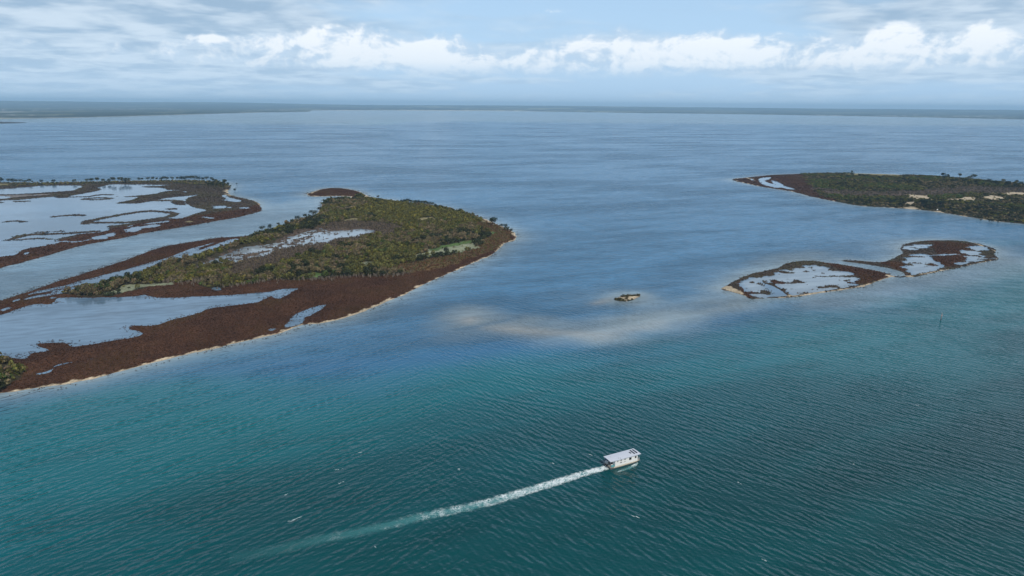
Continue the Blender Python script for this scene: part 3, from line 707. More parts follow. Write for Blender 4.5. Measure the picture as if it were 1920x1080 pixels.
def plant(name, label, cat, group, tm, x, y, z, s, sz=None, rot=None):
    e = bpy.data.objects.new(name, None); COL.objects.link(e); e.empty_display_size = .5
    e.location = (x, y, z); e.rotation_euler = (0, 0, random.uniform(0, 6.28) if rot is None else rot); e.scale = (s, s, sz or s)
    tag(e, label, cat, group)
    for nm, me in (('trunk', tm[0]), ('crown', tm[1])):
        o = bpy.data.objects.new(nm, me); COL.objects.link(o); o.parent = e
    return e

ORD = lambda n: f"{n}{'th' if 10 <= n % 100 <= 20 else {1: 'st', 2: 'nd', 3: 'rd'}.get(n % 10, 'th')}"
TH = [6.0, 5.8, 5.6, 5.5, 5.4]                                # heights of the tree templates
def tree_at(I, px, py, hpx, label, group, kind=None, wide=1.0, zoff=0):
    x, y = unp(px, py); dist = math.hypot(x, y)
    k = random.randrange(len(T_TREE)) if kind is None else kind
    hm = hpx * math.hypot(dist, CAM_H) / 1280 / .98
    sz = hm / TH[k]
    return plant('tree', label, 'tree', group, T_TREE[k], x, y, zat(I, x, y) + zoff, max(sz * wide * random.uniform(.85, 1.1), .35), sz)

# trees along the far shore of the left marsh, one by one from the photograph
row = [(Z1(x, 186)[0], h / 7.68) for x, h in ((8, 62), (130, 48), (195, 52), (238, 40), (298, 42), (350, 32), (385, 36), (425, 46), (470, 28), (600, 40), (780, 42), (1075, 42), (1180, 22), (1262, 50), (1330, 54), (1408, 62), (1490, 48), (1580, 52), (1632, 66), (1742, 70), (1802, 50), (1845, 62))]
row += [(Z2(x, 148 - max(0, 6 - abs(x - 800) / 60))[0], h / 7.385) for x, h in ((150, 40), (200, 34), (280, 42), (350, 46), (405, 38), (460, 40), (500, 50), (540, 46), (620, 46), (690, 42), (745, 50), (785, 50), (830, 50), (885, 56), (930, 56), (975, 50), (1030, 42), (1090, 50), (1165, 48))]
for n, ((px, py), h) in enumerate(row): tree_at(B, px, py, h * 1.1, f'{ORD(n + 1)} dark tree from left in the row behind the left marsh', 'trees along the far edge of the left marsh', random.choice((0, 0, 1, 2)), 1.0)
poly = ground(Z2(1000, 190, 1200, 165, 1330, 165, 1395, 200, 1400, 240, 1250, 245, 1100, 225))
cnt = 0
while cnt < 26:
    x, y = rng.uniform(poly.min(0), poly.max(0))
    if inside_dist(np.array([x]), np.array([y]), poly)[0] > 0:
        plant('tree', 'grey green tree crowded in the grove at the tip of the left marsh', 'tree', 'grove at the tip of the left marsh', T_TREE[random.choice((0, 2, 3, 4))], x, y, zat(B, x, y), random.uniform(.75, 1.1), random.uniform(.8, 1.15)); cnt += 1
for (px, py), h, lb in ((Z2(1505, 190)[0], 2.6, 'small dark shrub standing in the water off the left marsh tip, the farther of two'), (Z2(1480, 284)[0], 5.0, 'dark leaning tree standing in the water off the sandy bay of the left marsh')):
    tree_at(B, px, py, h, lb, 'trees standing in the water off the left marsh', 3, 1.2)

wt = [(90, 700, 80, 0), (200, 668, 74, 1), (310, 620, 46, 2), (70, 735, 55, 1), (570, 545, 66, 1), (680, 520, 62, 0), (795, 500, 92, 0), (880, 425, 62, 2), (912, 335, 42, 4), (940, 420, 50, 4)]
for n, (x, y, h, k) in enumerate(sorted(wt)):
    (px, py), = Z5(x, y); tree_at(A, px, py, h / 7.385, f'{ORD(n + 1)} dark tree from left along the middle island\'s channel shore', 'trees on the channel shore of the middle island', k)
(px, py), = Z5(1135, 262); tree_at(A, px, py, 5.6, 'single dark tree at the inlet below the red spit', 'trees at the neck of the red spit', 0)
(px, py), = Z5(1690, 246); tree_at(A, px, py, 6.0, 'lone dark windswept tree on the far shore right of the red spit', 'trees at the neck of the red spit', 2)
nt = [(180, 92, 52), (225, 92, 60), (262, 96, 66), (310, 100, 52), (350, 104, 54), (390, 106, 62), (430, 110, 54), (470, 113, 58), (510, 117, 60), (550, 122, 56), (600, 126, 48), (632, 128, 34), (705, 160, 28), (735, 164, 26), (770, 168, 24)]
for n, (x, y, h) in enumerate(nt):
    (px, py), = Z6(x, y); tree_at(A, px, py, h / 7.385 * 1.05, f'{ORD(n + 1)} dark tree from left in the clump on the middle island\'s back shore', 'clump on the back shore of the middle island', random.choice((0, 1, 1)), 1.15)
for (x, y, h, k, wd, lb) in ((1432, 384, 104, 3, 1.35, 'big round dark tree at the right end of the middle island'), (1562, 420, 52, 1, 1.1, 'left of two dark trees beside the sandy point of the middle island'),
                             (1608, 428, 62, 1, 1.0, 'right of two dark trees beside the sandy point of the middle island'), (1688, 486, 44, 3, 1.2, 'low dark bushy tree nearest the sandy point of the middle island')):
    (px, py), = Z6(x, y); tree_at(A, px, py, h / 7.385, lb, 'trees at the sandy point of the middle island', k, wd)
for (x, y, h, k, wd, lb) in ((812, 92, 18, 2, 1.0, 'small lone tree on the straw coloured ridge of the right island'), (487, 94, 9, 3, 1.2, 'tiny bush on the back shore where the red marsh of the right island ends'), (1400, 122, 24, 3, 1.2, 'round bushy tree left of two lone trees on the right island skyline'), (1425, 122, 18, 3, 1.2, 'low bush touching a round tree on the right island skyline'),
                             (1503, 124, 28, 2, .8, 'lone tree with a bare stem on the right island skyline'), (1590, 130, 30, 0, 1.0, 'tall rounded tree just left of the dark wood on the right island')):
    (px, py), = ZE(x, y); tree_at(Er, px, py, h / 3.4286, lb, 'lone trees on the skyline of the right island', k, wd)
for (x, y, h) in ((1320, 770, 22), (1440, 785, 34), (1480, 788, 30), (1555, 800, 22)):
    (px, py), = Z7(x, y); tree_at(Er, px, py, h / 7.385, 'low dark shrub standing in shallow water at the right island shore', 'shrubs standing in the shallows of the right island', 3, 1.1)
clusters = [(ZE(720, 122, 900, 132, 1060, 150, 1250, 165, 1250, 150, 1100, 128, 900, 118, 750, 114), 30, 'dark tree in the band of wood across the middle of the right island', 'wood across the right island', .8),
            (ZE(1400, 138, 1560, 140, 1920, 172, 2000, 180, 2000, 200, 1920, 192, 1600, 168, 1400, 158), 48, 'dark tree in the dense wood at the back of the right island', 'dense wood at the back of the right island', 1.05),
            (ZE(820, 262, 1000, 268, 1150, 262, 1190, 300, 1050, 302, 870, 290), 26, 'dark green tree in the shore thicket left of the sandy clearing', 'shore thicket left of the clearing', .75),
            (ZE(1205, 300, 1230, 275, 1330, 285, 1410, 312, 1410, 334, 1300, 320), 22, 'dark green tree leaning over the water right of the sandy clearing', 'trees over the water right of the clearing', .95),
            (ZE(1420, 318, 1700, 328, 1920, 350, 1990, 370, 1990, 410, 1920, 398, 1700, 372, 1450, 340), 40, 'scrubby dark tree along the near shore at the picture edge', 'near shore scrub of the right island', .62)]
TREE_POLYS = []
for pts, num, lb, gp, sc in clusters:
    poly = ground(pts); TREE_POLYS.append(poly); c = 0
    while c < num:
        x, y = rng.uniform(poly.min(0), poly.max(0))
        if inside_dist(np.array([x]), np.array([y]), poly)[0] > 0:
            q = sc * random.uniform(.75, 1.25); plant('tree', lb, 'tree', gp, T_TREE[random.choice((0, 1, 1, 3, 4))], x, y, zat(Er, x, y), q * 1.1, q); c += 1

# shrubs: jittered grid over the scrub, the 300 that show largest as things, the others as one mass
def jitter(I, sp):
    gx, gy = np.meshgrid(np.arange(I.xs[0], I.xs[-1], sp), np.arange(I.ys[0], I.ys[-1], sp))
    x = gx.ravel() + rng.uniform(-.48, .48, gx.size) * sp; y = gy.ravel() + rng.uniform(-.48, .48, gx.size) * sp
    i, j = I.at(x, y); return x, y, I.zone[i, j], I.Lr[i, j], I.z[i, j], I.flood[i, j]

class Mass:
    def __init__(s): s.V, s.F, s.C, s.n = [], [], [], 0
    def add(s, T, x, y, z, sx, sz, tone):
        """T: list of template arrays; every point gets one of them"""
        pick = rng.integers(0, len(T), len(x))
        for k, (V, F, C) in enumerate(T):
            m = pick == k; q = int(m.sum())
            if not q: continue
            a = rng.uniform(0, 6.283, q); ca, sa_ = np.cos(a)[:, None], np.sin(a)[:, None]
            vx = (V[None, :, 0] * ca - V[None, :, 1] * sa_) * sx[m][:, None] + x[m][:, None]
            vy = (V[None, :, 0] * sa_ + V[None, :, 1] * ca) * sx[m][:, None] + y[m][:, None]
            vz = V[None, :, 2] * sz[m][:, None] + z[m][:, None]
            s.V.append(np.stack([vx, vy, vz], -1).reshape(-1, 3).astype(np.float32))
            s.F.append((F[None] + (np.arange(q) * len(V))[:, None, None] + s.n).reshape(-1, F.shape[1]))
            s.C.append((C[None] * tone[m][:, None, None]).reshape(-1, 3).astype(np.float32)); s.n += q * len(V)
    def build(s, name, label, cat, m=None):
        if not s.V: return
        o = obj(name, np_mesh(name, np.concatenate(s.V), np.concatenate(s.F), np.concatenate(s.C)), m or M_LEAF)
        return tag(o, label, cat, kind='stuff')

x, y, zn, L, z, fl = jitter(A, 2.75)
in_yel = inside_dist(x, y, smooth(ground(YELLOWISH), 2)) + (fbm(x, y, 20, 2, 91) - .5) * 24 > 0
ok = (zn == 2) & (L > 1.5) & (rng.random(len(x)) < .93) & (fl < .2)
x, y, z, in_yel = x[ok], y[ok], z[ok], in_yel[ok]
n_a, n_b = fbm(x, y, 30, 3, 92), fbm(x, y, 22, 3, 93)
sp = np.full(len(x), 0)                                       # 0 olive 1 yellow 2 dark 3 khaki 4 green
u = rng.random(len(x))
sp[(n_a > .59) & (u < .9)] = 2; sp[(n_b > .56) & (u < .75)] = 3; sp[(n_a < .40) & (u < .35)] = 1; sp[(u > .96)] = 4; sp[in_yel & (u < .5)] = 1; sp[in_yel & (u >= .5)] = 0
size = rng.uniform(.42, 1.25, len(x)) ** 1.15 * (.85 + .55 * n_a)
ddist = np.hypot(x, y); vis = np.abs(x) < .76 * y
order = np.argsort(-(size / ddist) * vis)
SPN = ['olive', 'yellow', 'dark', 'khaki', 'green']
SLAB = {'olive': 'olive green', 'yellow': 'yellow green', 'dark': 'dark green', 'khaki': 'greyish khaki', 'green': 'fresh green'}
SPOTS = [(S(200, 545, 250, 541, 330, 537), 16, 'beside the pale sand strip of the middle island'), (Z4(1150, 830, 1290, 820), 14, 'behind the small dark pool on the middle island'),
         (ZB(0, 700, 120, 760, 60, 900), 40, 'in the thicket at the lower left picture edge'), (S(770, 497, 830, 482, 890, 463), 22, 'around the pale grassy clearing of the middle island'),
         (S(425, 512, 480, 478, 540, 452, 640, 445, 700, 440), 26, 'at the edge of the flooded dead scrub'), (S(95, 552, 150, 545, 260, 516), 22, 'on the narrow left tip of the middle thicket'),
         (S(330, 535, 400, 540, 480, 534), 16, 'at the front of the thicket above the lagoon'), (S(510, 530, 584, 527, 714, 522, 792, 509), 16, 'at the front of the thicket above the red marsh')]
spot_d = np.stack([line_dist(x, y, ground(p), 500) / r_ for p, r_, _ in SPOTS])
for q in order[:300]:
    s_ = SPN[sp[q]]; b_ = int(spot_d[:, q].argmin()); ph = SPOTS[b_][2] if spot_d[b_, q] < 1.6 else 'in the middle of the middle island thicket'
    plant('shrub', ('large ' if size[q] > 1.15 else '') + SLAB[s_] + ' shrub ' + ph, 'shrub', 'shrubs of the middle island thicket', random.choice(T_SHRUB[s_]), x[q], y[q], z[q] - .05, size[q], size[q] * rng.uniform(.95, 1.35))
rest = order[300:]
mass = Mass()
for k, s_ in enumerate(SPN):
    T = [crown_np(2.1, 2.5, 3, 46, .85, LEAFS[s_], 300 + 7 * k + j) for j in range(4)]
    m = rest[sp[rest] == k]
    mass.add(T, x[m], y[m], z[m], size[m], size[m] * rng.uniform(.85, 1.3, len(m)), rng.uniform(.7, 1.2, len(m)))
# scrub at the left frame edge, rust heath, dead scrub, odd shrubs on the sedge
x, y, zn, L, z, fl = jitter(A, 1.7)
m = (zn == 9) & (L > 1.2) & (rng.random(len(x)) < .8)
T = [crown_np(.95, .9, 2, 20, .5, LEAFS[c], 340 + j) for j, c in enumerate(('rust', 'khaki', 'rust', 'olive'))]
mass.add(T, x[m], y[m], z[m], rng.uniform(.6, 1.3, m.sum()), rng.uniform(.6, 1.3, m.sum()), rng.uniform(.7, 1.2, m.sum()))
m = (zn == 6) & (L > -1.2) & (rng.random(len(x)) < np.where(fl > .3, .28, .8))
T = [dead_np(1.0, 1.7, 16, LEAFS['dead'], 350 + j) for j in range(3)] + [dead_np(.9, 1.3, 16, (.07, .055, .045), 360), crown_np(.9, .9, 2, 18, .45, (.07, .055, .04), 361), crown_np(.8, .9, 2, 16, .4, LEAFS['khaki'], 362)]
mass.add(T, x[m], y[m], np.maximum(z[m], -.1), rng.uniform(.6, 1.3, m.sum()), rng.uniform(.6, 1.25, m.sum()), rng.uniform(.6, 1.2, m.sum()))
m = ((zn == 5) | (zn == 4)) & (L > 1) & (rng.random(len(x)) < .07)
T = [crown_np(1.1, 1.2, 3, 26, .5, LEAFS[c], 370 + j) for j, c in enumerate(('olive', 'dark', 'khaki'))]
mass.add(T, x[m], y[m], z[m], rng.uniform(.5, 1.2, m.sum()), rng.uniform(.5, 1.2, m.sum()), rng.uniform(.7, 1.2, m.sum()))
# pale bare trunks standing in front of the thicket
fr = smooth(ground(S(300, 537, 362, 535, 440, 538, 500, 532, 584, 528, 640, 525, 714, 523, 770, 514)), 4, False)
k = rng.integers(0, len(fr) - 1, 260); f_ = rng.random((260, 1)); pp = fr[k] * (1 - f_) + fr[k + 1] * f_ + rng.normal(size=(260, 2)) * (1.2, 3.0)
i_, j_ = A.at(pp[:, 0], pp[:, 1])
mass.add([dead_np(1.0, 2.4, 12, (.22, .18, .15), 380 + j) for j in range(3)], pp[:, 0], pp[:, 1], A.z[i_, j_], rng.uniform(.6, 1.3, 260), rng.uniform(.6, 1.2, 260), rng.uniform(.7, 1.3, 260))
mass.build('scrub', 'mixed olive, khaki and dead grey scrub covering the middle island', 'scrub')

massR = Mass()
x, y, zn, L, z, fl = jitter(Er, 4.6)
d_s = np.abs(x) < .80 * y
m = (zn == 2) & (L > 2) & d_s & (rng.random(len(x)) < .9)
na = fbm(x, y, 60, 3, 94)
for lo_, hi_, s_ in ((0, .44, ('olive', 'green')), (.44, .56, ('dark', 'olive')), (.56, 1, ('khaki', 'dark'))):
    mm = m & (na >= lo_) & (na < hi_); q = int(mm.sum())
    massR.add([crown_np(2.6, 2.0, 3, 34, 1.15, LEAFS[s_[j % 2]], 400 + j) for j in range(4)], x[mm], y[mm], z[mm], rng.uniform(.6, 1.3, q), rng.uniform(.5, 1.2, q), rng.uniform(.7, 1.2, q))
m = (zn == 6) & (L > 1) & d_s & (rng.random(len(x)) < .95); q = int(m.sum())
massR.add([crown_np(2.2, 1.5, 2, 24, 1.0, c, 410 + j) for j, c in enumerate(((.10, .085, .075), (.085, .078, .062), LEAFS['khaki']))] + [dead_np(1.5, 2.2, 14, LEAFS['dead'], 415)], x[m], y[m], z[m], rng.uniform(.6, 1.2, q), rng.uniform(.5, 1.1, q), rng.uniform(.7, 1.2, q))
m = (zn == 3) & (L > 3) & d_s & (rng.random(len(x)) < .16); q = int(m.sum())
massR.add([crown_np(1.6, 1.4, 2, 24, .8, LEAFS['olive'], 420 + j) for j in range(2)], x[m], y[m], z[m], rng.uniform(.5, 1.2, q), rng.uniform(.5, 1.2, q), rng.uniform(.7, 1.2, q))
massR.build('scrub', 'low green and grey scrub covering the right island', 'scrub')

massB = Mass()
x, y, zn, L, z, fl = jitter(B, 4.2)
m = (zn == 2) & (L > 1) & (np.abs(x) < .8 * y) & (rng.random(len(x)) < .8); q = int(m.sum())
massB.add([crown_np(1.9, 1.5, 2, 26, .9, LEAFS[c], 430 + j) for j, c in enumerate(('dark', 'khaki', 'olive'))], x[m], y[m], z[m], rng.uniform(.6, 1.2, q), rng.uniform(.5, 1.2, q), rng.uniform(.7, 1.2, q))
massB.build('scrub', 'dark low scrub on the back strip of the left marsh', 'scrub')

massD = Mass()
x, y, zn, L, z, fl = jitter(Dm, .95)
m = (zn == 2) & (L > .1); q = int(m.sum())
massD.add([crown_np(.7, .8, 2, 30, .36, LEAFS[c], 440 + j) for j, c in enumerate(('dark', 'olive', 'khaki'))], x[m], y[m], z[m], rng.uniform(.6, 1.3, q), rng.uniform(.6, 1.5, q), rng.uniform(.6, 1.2, q))
massD.build('scrub', 'dark scrub fringe on the tiny sandy islet', 'scrub')

# samphire and rushes: low tufts over the red and grey marsh, thinning out into the ponds
def tuft_np(r, h, n, seed):
    g = np.random.default_rng(seed); a = np.sort(g.uniform(0, 6.28, n)); V, F = [], []
    for k in range(n):
        q = np.array((math.cos(a[k]), math.sin(a[k]))) ; s = np.array((-q[1], q[0])) * r * .45; c = q * r * g.uniform(.2, .8)
        i = len(V); V += [(*(c - s), -.08), (*(c + s), -.08), (*(c * 1.5), h * g.uniform(.6, 1.2))]; F.append((i, i + 1, i + 2))
    return np.array(V), np.array(F), np.repeat(g.uniform(.75, 1.25, n), 3)[:, None] * np.ones((1, 3))
def marsh(I, sp, label, lim, hgt):
    ms = Mass()
    x, y, zn, L, z, fl = jitter(I, sp)
    edge = fbm(x, y, 7, 2, 95)
    base = np.abs(x) < .80 * y
    for zone, colr in ((0, (.069, .032, .0175)), (1, (.070, .054, .038))):
        pr = np.where(L > 1.0, .95, sst(L + (edge - .5) * 7, -lim, 1.5) * .55)
        m = (zn == zone) & base & (rng.random(len(x)) < pr) & (L > -lim * 1.5)
        hue = fbm(x, y, 24, 4, 96) + rng.normal(size=len(x)) * .05
        for lo_, hi_, mul in ((-1, .44, (.70, .74, .85)), (.44, .58, (1, 1, 1)), (.58, 2, (1.05, 1.30, 1.05))):
            mm = m & (hue >= lo_) & (hue < hi_); q = int(mm.sum()); T = []
            for k in range(3):
                V, F, C = tuft_np(sp * .62, hgt, 5, 500 + k); T.append((V, F, C * np.array(colr)[None] * np.array(mul)[None] * (1 + .12 * k)))
            ms.add(T, x[mm], y[mm], np.maximum(z[mm], -.02), rng.uniform(.6, 1.25, q), rng.uniform(.5, 1.3, q), rng.uniform(.72, 1.22, q))
    ms.build('samphire', label, 'saltmarsh plants')
marsh(A, 1.0, 'dense red brown samphire along the shore of the middle island', 6.0, .36)
marsh(B, 2.6, 'red and grey brown samphire banks of the left marsh', 1.0, .6)
marsh(C, 1.4, 'dark red samphire patches on the pair of low islets', 1.5, .5)
marsh(Er, 2.6, 'red brown samphire on the pointed end of the right island', 1.0, .6)

# ------------------------------------------------------------------ houseboat
WHITE = simple('painted_white', (.78, .78, .76), .35, var=.05, scale=1.2)
CREAM = simple('cream_fairing', (.62, .56, .44), .45, var=.10)
ROOFM = simple('roof_sheet', (.54, .57, .63), .45, var=.05, scale=1.0)
GLASS = simple('dark_glass', (.012, .014, .016), .12, var=.2)
SOLAR = simple('solar_cells', (.010, .012, .020), .25, var=.3, scale=6)
ALU = simple('aluminium', (.42, .43, .44), .4, .6, var=.15)
TEAL = simple('teal_canvas', (.10, .33, .36), .8, var=.2)
BLACK = simple('black_rubber', (.02, .02, .022), .5, var=.3)
DECKM = simple('deck_boards', (.33, .29, .24), .8, var=.25, scale=5)
NAVY = simple('blue_canvas', (.10, .19, .33), .8, var=.2)

def bevel_box(bm, x0, x1, y0, y1, z0, z1, bev=.02):
    vs = [bm.verts.new(p) for p in ((x0, y0, z0), (x1, y0, z0), (x1, y1, z0), (x0, y1, z0), (x0, y0, z1), (x1, y0, z1), (x1, y1, z1), (x0, y1, z1))]
    fs = [bm.faces.new([vs[i] for i in q]) for q in ((3, 2, 1, 0), (4, 5, 6, 7), (0, 1, 5, 4), (1, 2, 6, 5), (2, 3, 7, 6), (3, 0, 4, 7))]
    if bev: bmesh.ops.bevel(bm, geom=list({e for f in fs for e in f.edges}), offset=bev, segments=1, affect='EDGES')
def part(name, boxes, m, parent, bev=.02, label=None):
    bm = bmesh.new()
    for q in boxes: bevel_box(bm, *q, bev)
    me = bpy.data.meshes.new(name); bm.to_mesh(me); bm.free()
    o = obj(name, me, m, parent)
    if label: o['label'] = label
    return o
def rod(name, segs, r, m, parent, k=7):
    V, F = [], []
    for a, b in segs: tube(V, F, a, b, r, r, k)
    return obj(name, np_mesh(name, np.array(V), np.array(F), None, True), m, parent)
def loft(name, secs, m, parent):
    """hull from cross sections: list of (x, [(y, z), ...])"""
    V = [(x, y, z) for x, pr in secs for y, z in pr]; n = len(secs[0][1]); F = []
    bm = bmesh.new(); vs = [bm.verts.new(v) for v in V]
    for i in range(len(secs) - 1):
        for j in range(n):
            bm.faces.new((vs[i * n + j], vs[i * n + (j + 1) % n], vs[(i + 1) * n + (j + 1) % n], vs[(i + 1) * n + j]))
    bm.faces.new(vs[:n][::-1]); bm.faces.new(vs[-n:])
    bmesh.ops.recalc_face_normals(bm, faces=bm.faces)
    me = bpy.data.meshes.new(name); bm.to_mesh(me); bm.free()
    return obj(name, me, m, parent)

BX, BY, BROT = 38.75, 213.95, math.radians(27.5)
boat = bpy.data.objects.new('houseboat', None); COL.objects.link(boat)
boat.location = (BX, BY, 0); boat.rotation_euler = (0, 0, BROT)
tag(boat, 'white flat roofed houseboat with dark solar panels trailing a long foam wake', 'houseboat')
HW = 1.95                                                     # half width
for s in (-1, 1):
    c = s * 1.35
    secs = [(xx, [(c - wv, .62), (c - wv, zb + .25), (c - wv * .6, zb), (c + wv * .6, zb), (c + wv, zb + .25), (c + wv, .62)]) for xx, wv, zb in ((-6.2, .50, -.20), (-5.6, .55, -.35), (3.6, .55, -.35), (5.2, .42, -.12), (6.1, .16, .28))]
    loft('pontoon', secs, simple('pontoon_paint', (.10, .10, .105), .5, var=.25), boat)
part('deck', [(-6.3, 6.25, -HW, HW, .62, .74)], DECKM, boat)
fair = [(-4.35, 5.2)]
for s in (-1, 1):
    loft('side_fairing', [(xx, [(s * (HW + .02), .76), (s * (HW + .05), .76), (s * (HW + .05), zb), (s * (HW + .02), zb)]) for xx, zb in ((-4.9, .40), (-1.0, .34), (3.0, .44), (5.6, .58))], CREAM, boat)
# cabin: one open box of wall sheets with real window openings on both sides
WIN = [(2.05, 2.18, .95, .82), (4.35, 2.25, .60, .70), (-1.85, 2.52, .55, .26), (-1.85, 1.72, .55, .28), (-.20, 2.50, .52, .24), (-3.25, 2.42, .40, .30)]
CX0, CX1, ZT, ZB_ = -4.35, 5.2, 2.98, .745
def wall_with_windows(y, s):
    xs = sorted({CX0, CX1, *[v for a in WIN for v in (a[0] - a[2] / 2, a[0] + a[2] / 2)]}); zs = sorted({ZB_, ZT, *[v for a in WIN for v in (a[1] - a[3] / 2, a[1] + a[3] / 2)]})
    bm = bmesh.new()
    for i in range(len(xs) - 1):
        for j in range(len(zs) - 1):
            cx, cz = (xs[i] + xs[i + 1]) / 2, (zs[j] + zs[j + 1]) / 2
            if any(abs(cx - a[0]) < a[2] / 2 and abs(cz - a[1]) < a[3] / 2 for a in WIN): continue
            q = [bm.verts.new((xx, y, zz_)) for xx, zz_ in ((xs[i], zs[j]), (xs[i + 1], zs[j]), (xs[i + 1], zs[j + 1]), (xs[i], zs[j + 1]))]; bm.faces.new(q)
    bmesh.ops.remove_doubles(bm, verts=bm.verts, dist=1e-4); bmesh.ops.recalc_face_normals(bm, faces=bm.faces)
    g = bmesh.ops.extrude_face_region(bm, geom=list(bm.faces)); bmesh.ops.translate(bm, verts=[v for v in g['geom'] if isinstance(v, bmesh.types.BMVert)], vec=(0, -s * .06, 0))
    bmesh.ops.recalc_face_normals(bm, faces=bm.faces)
    me = bpy.data.meshes.new('cabin_side'); bm.to_mesh(me); bm.free()
    wl = obj('cabin_side', me, WHITE, boat)
    for a in WIN:
        x0, x1, z0, z1 = a[0] - a[2] / 2, a[0] + a[2] / 2, a[1] - a[3] / 2, a[1] + a[3] / 2
        yo, yi = sorted((y + s * .025, y - s * .01))
        fr = part('window', [(x0 - .05, x1 + .05, yo, yi, z1, z1 + .05), (x0 - .05, x1 + .05, yo, yi, z0 - .05, z0), (x0 - .05, x0, yo, yi, z0, z1), (x1, x1 + .05, yo, yi, z0, z1)], ALU, boat, 0)
        yo, yi = sorted((y - s * .03, y - s * .045)); part('pane', [(x0 + .001, x1 - .001, yo, yi, z0 + .001, z1 - .001)], GLASS, fr, 0)
for s in (-1, 1): wall_with_windows(s * 1.88, s)
part('cabin_end', [(CX0 + .01, CX0 + .07, -1.80, 1.80, ZB_, ZT)], WHITE, boat, 0)
part('cabin_end', [(CX1 - .07, CX1 - .01, -1.80, 1.80, ZB_, ZT)], WHITE, boat, 0)
dr = part('door', [(CX0 - .04, CX0 + .008, -.45, .45, .76, 2.66)], GLASS, boat, .01); part('handle', [(CX0 - .09, CX0 - .042, .30, .36, 1.6, 1.85)], ALU, dr, 0)
for yy in (-.95, .95):
    fr = part('window', [(CX1 - .008, CX1 + .03, yy - .68, yy + .68, 1.62, 2.66)], ALU, boat, 0, label='front window'); part('pane', [(CX1 + .032, CX1 + .045, yy - .62, yy + .62, 1.68, 2.60)], GLASS, fr, 0)
for q in ((-.25, 1.62),):                                     # oval vent low on the side
    for s in (-1, 1): part('vent', [(q[0] - .42, q[0] + .42, *sorted((s * 1.882, s * 1.905)), q[1] - .09, q[1] + .09)], simple('vent_grey', (.30, .30, .29), .6), boat, .02)
# roof: shallow pitched sheet
rs = [(-2.20, 3.06), (-2.20, 3.13), (-1.1, 3.21), (0, 3.25), (1.1, 3.21), (2.20, 3.13), (2.20, 3.06), (0, 3.17)]
roof = loft('roof', [(-6.45, rs), (6.40, rs)], ROOFM, boat)
for x0, y0, y1 in ((5.40, -1.25, 1.45), (4.30, -1.35, 1.35), (3.25, -.55, .45)):
    part('solar_panel', [(x0 - .27, x0 + .27, y0, y1, 3.262, 3.312)], SOLAR, roof, 0)
for xx, yy in ((-4.6, .6), (-2.6, -1.3), (-1.9, -1.6)): part('roof_vent', [(xx - .12, xx + .12, yy - .12, yy + .12, 3.18, 3.34)], ALU, roof, .02)
# open aft deck
for s in (-1, 1):
    for xx in (-6.15, -5.3): rod('post', [((xx, s * 1.82, .74), (xx, s * 1.82, 3.07))], .04, ALU, boat)
rod('stern_rail', [((-6.15, -1.82, z_), (-6.15, -.5, z_)) for z_ in (1.15, 1.6)] + [((-6.15, .5, z_), (-6.15, 1.82, z_)) for z_ in (1.15, 1.6)] + [((-6.15, yy, .74), (-6.15, yy, 1.6)) for yy in (-1.4, -.95, -.5, .5, .95, 1.4)], .025, ALU, boat)
part('side_curtain', [(-5.95, -4.5, -1.86, -1.82, .80, 1.62)], TEAL, boat, 0)
part('side_curtain', [(-6.0, -4.5, 1.80, 1.84, .80, 2.5)], NAVY, boat, 0, label='blue side curtain')
part('locker', [(-6.0, -5.3, .75, 1.65, .745, 1.75)], WHITE, boat, .04); part('bench', [(-5.2, -4.6, -1.6, -.6, .745, 1.2)], WHITE, boat, .04)
for yy in (-.55, .55):
    mo = part('outboard_motor', [(-6.75, -6.36, yy - .16, yy + .16, .75, 1.25)], BLACK, boat, .06); part('motor_leg', [(-6.66, -6.48, yy - .07, yy + .07, -.45, .748)], ALU, mo, .02)
# fore deck
for s in (-1, 1): rod('post', [((6.1, s * 1.82, .74), (6.1, s * 1.82, 3.07))], .04, ALU, boat)
rod('bow_rail', [((5.25, -1.84, z_), (6.1, -1.84, z_)) for z_ in (1.15, 1.55)] + [((5.25, 1.84, z_), (6.1, 1.84, z_)) for z_ in (1.15, 1.55)] + [((6.15, -1.84, z_), (6.15, -.45, z_)) for z_ in (1.15, 1.55)] + [((6.15, .45, z_), (6.15, 1.84, z_)) for z_ in (1.15, 1.55)] +
    [((6.15, yy, .74), (6.15, yy, 1.55)) for yy in (-1.4, -.9, -.45, .45, .9, 1.4)], .03, WHITE, boat)

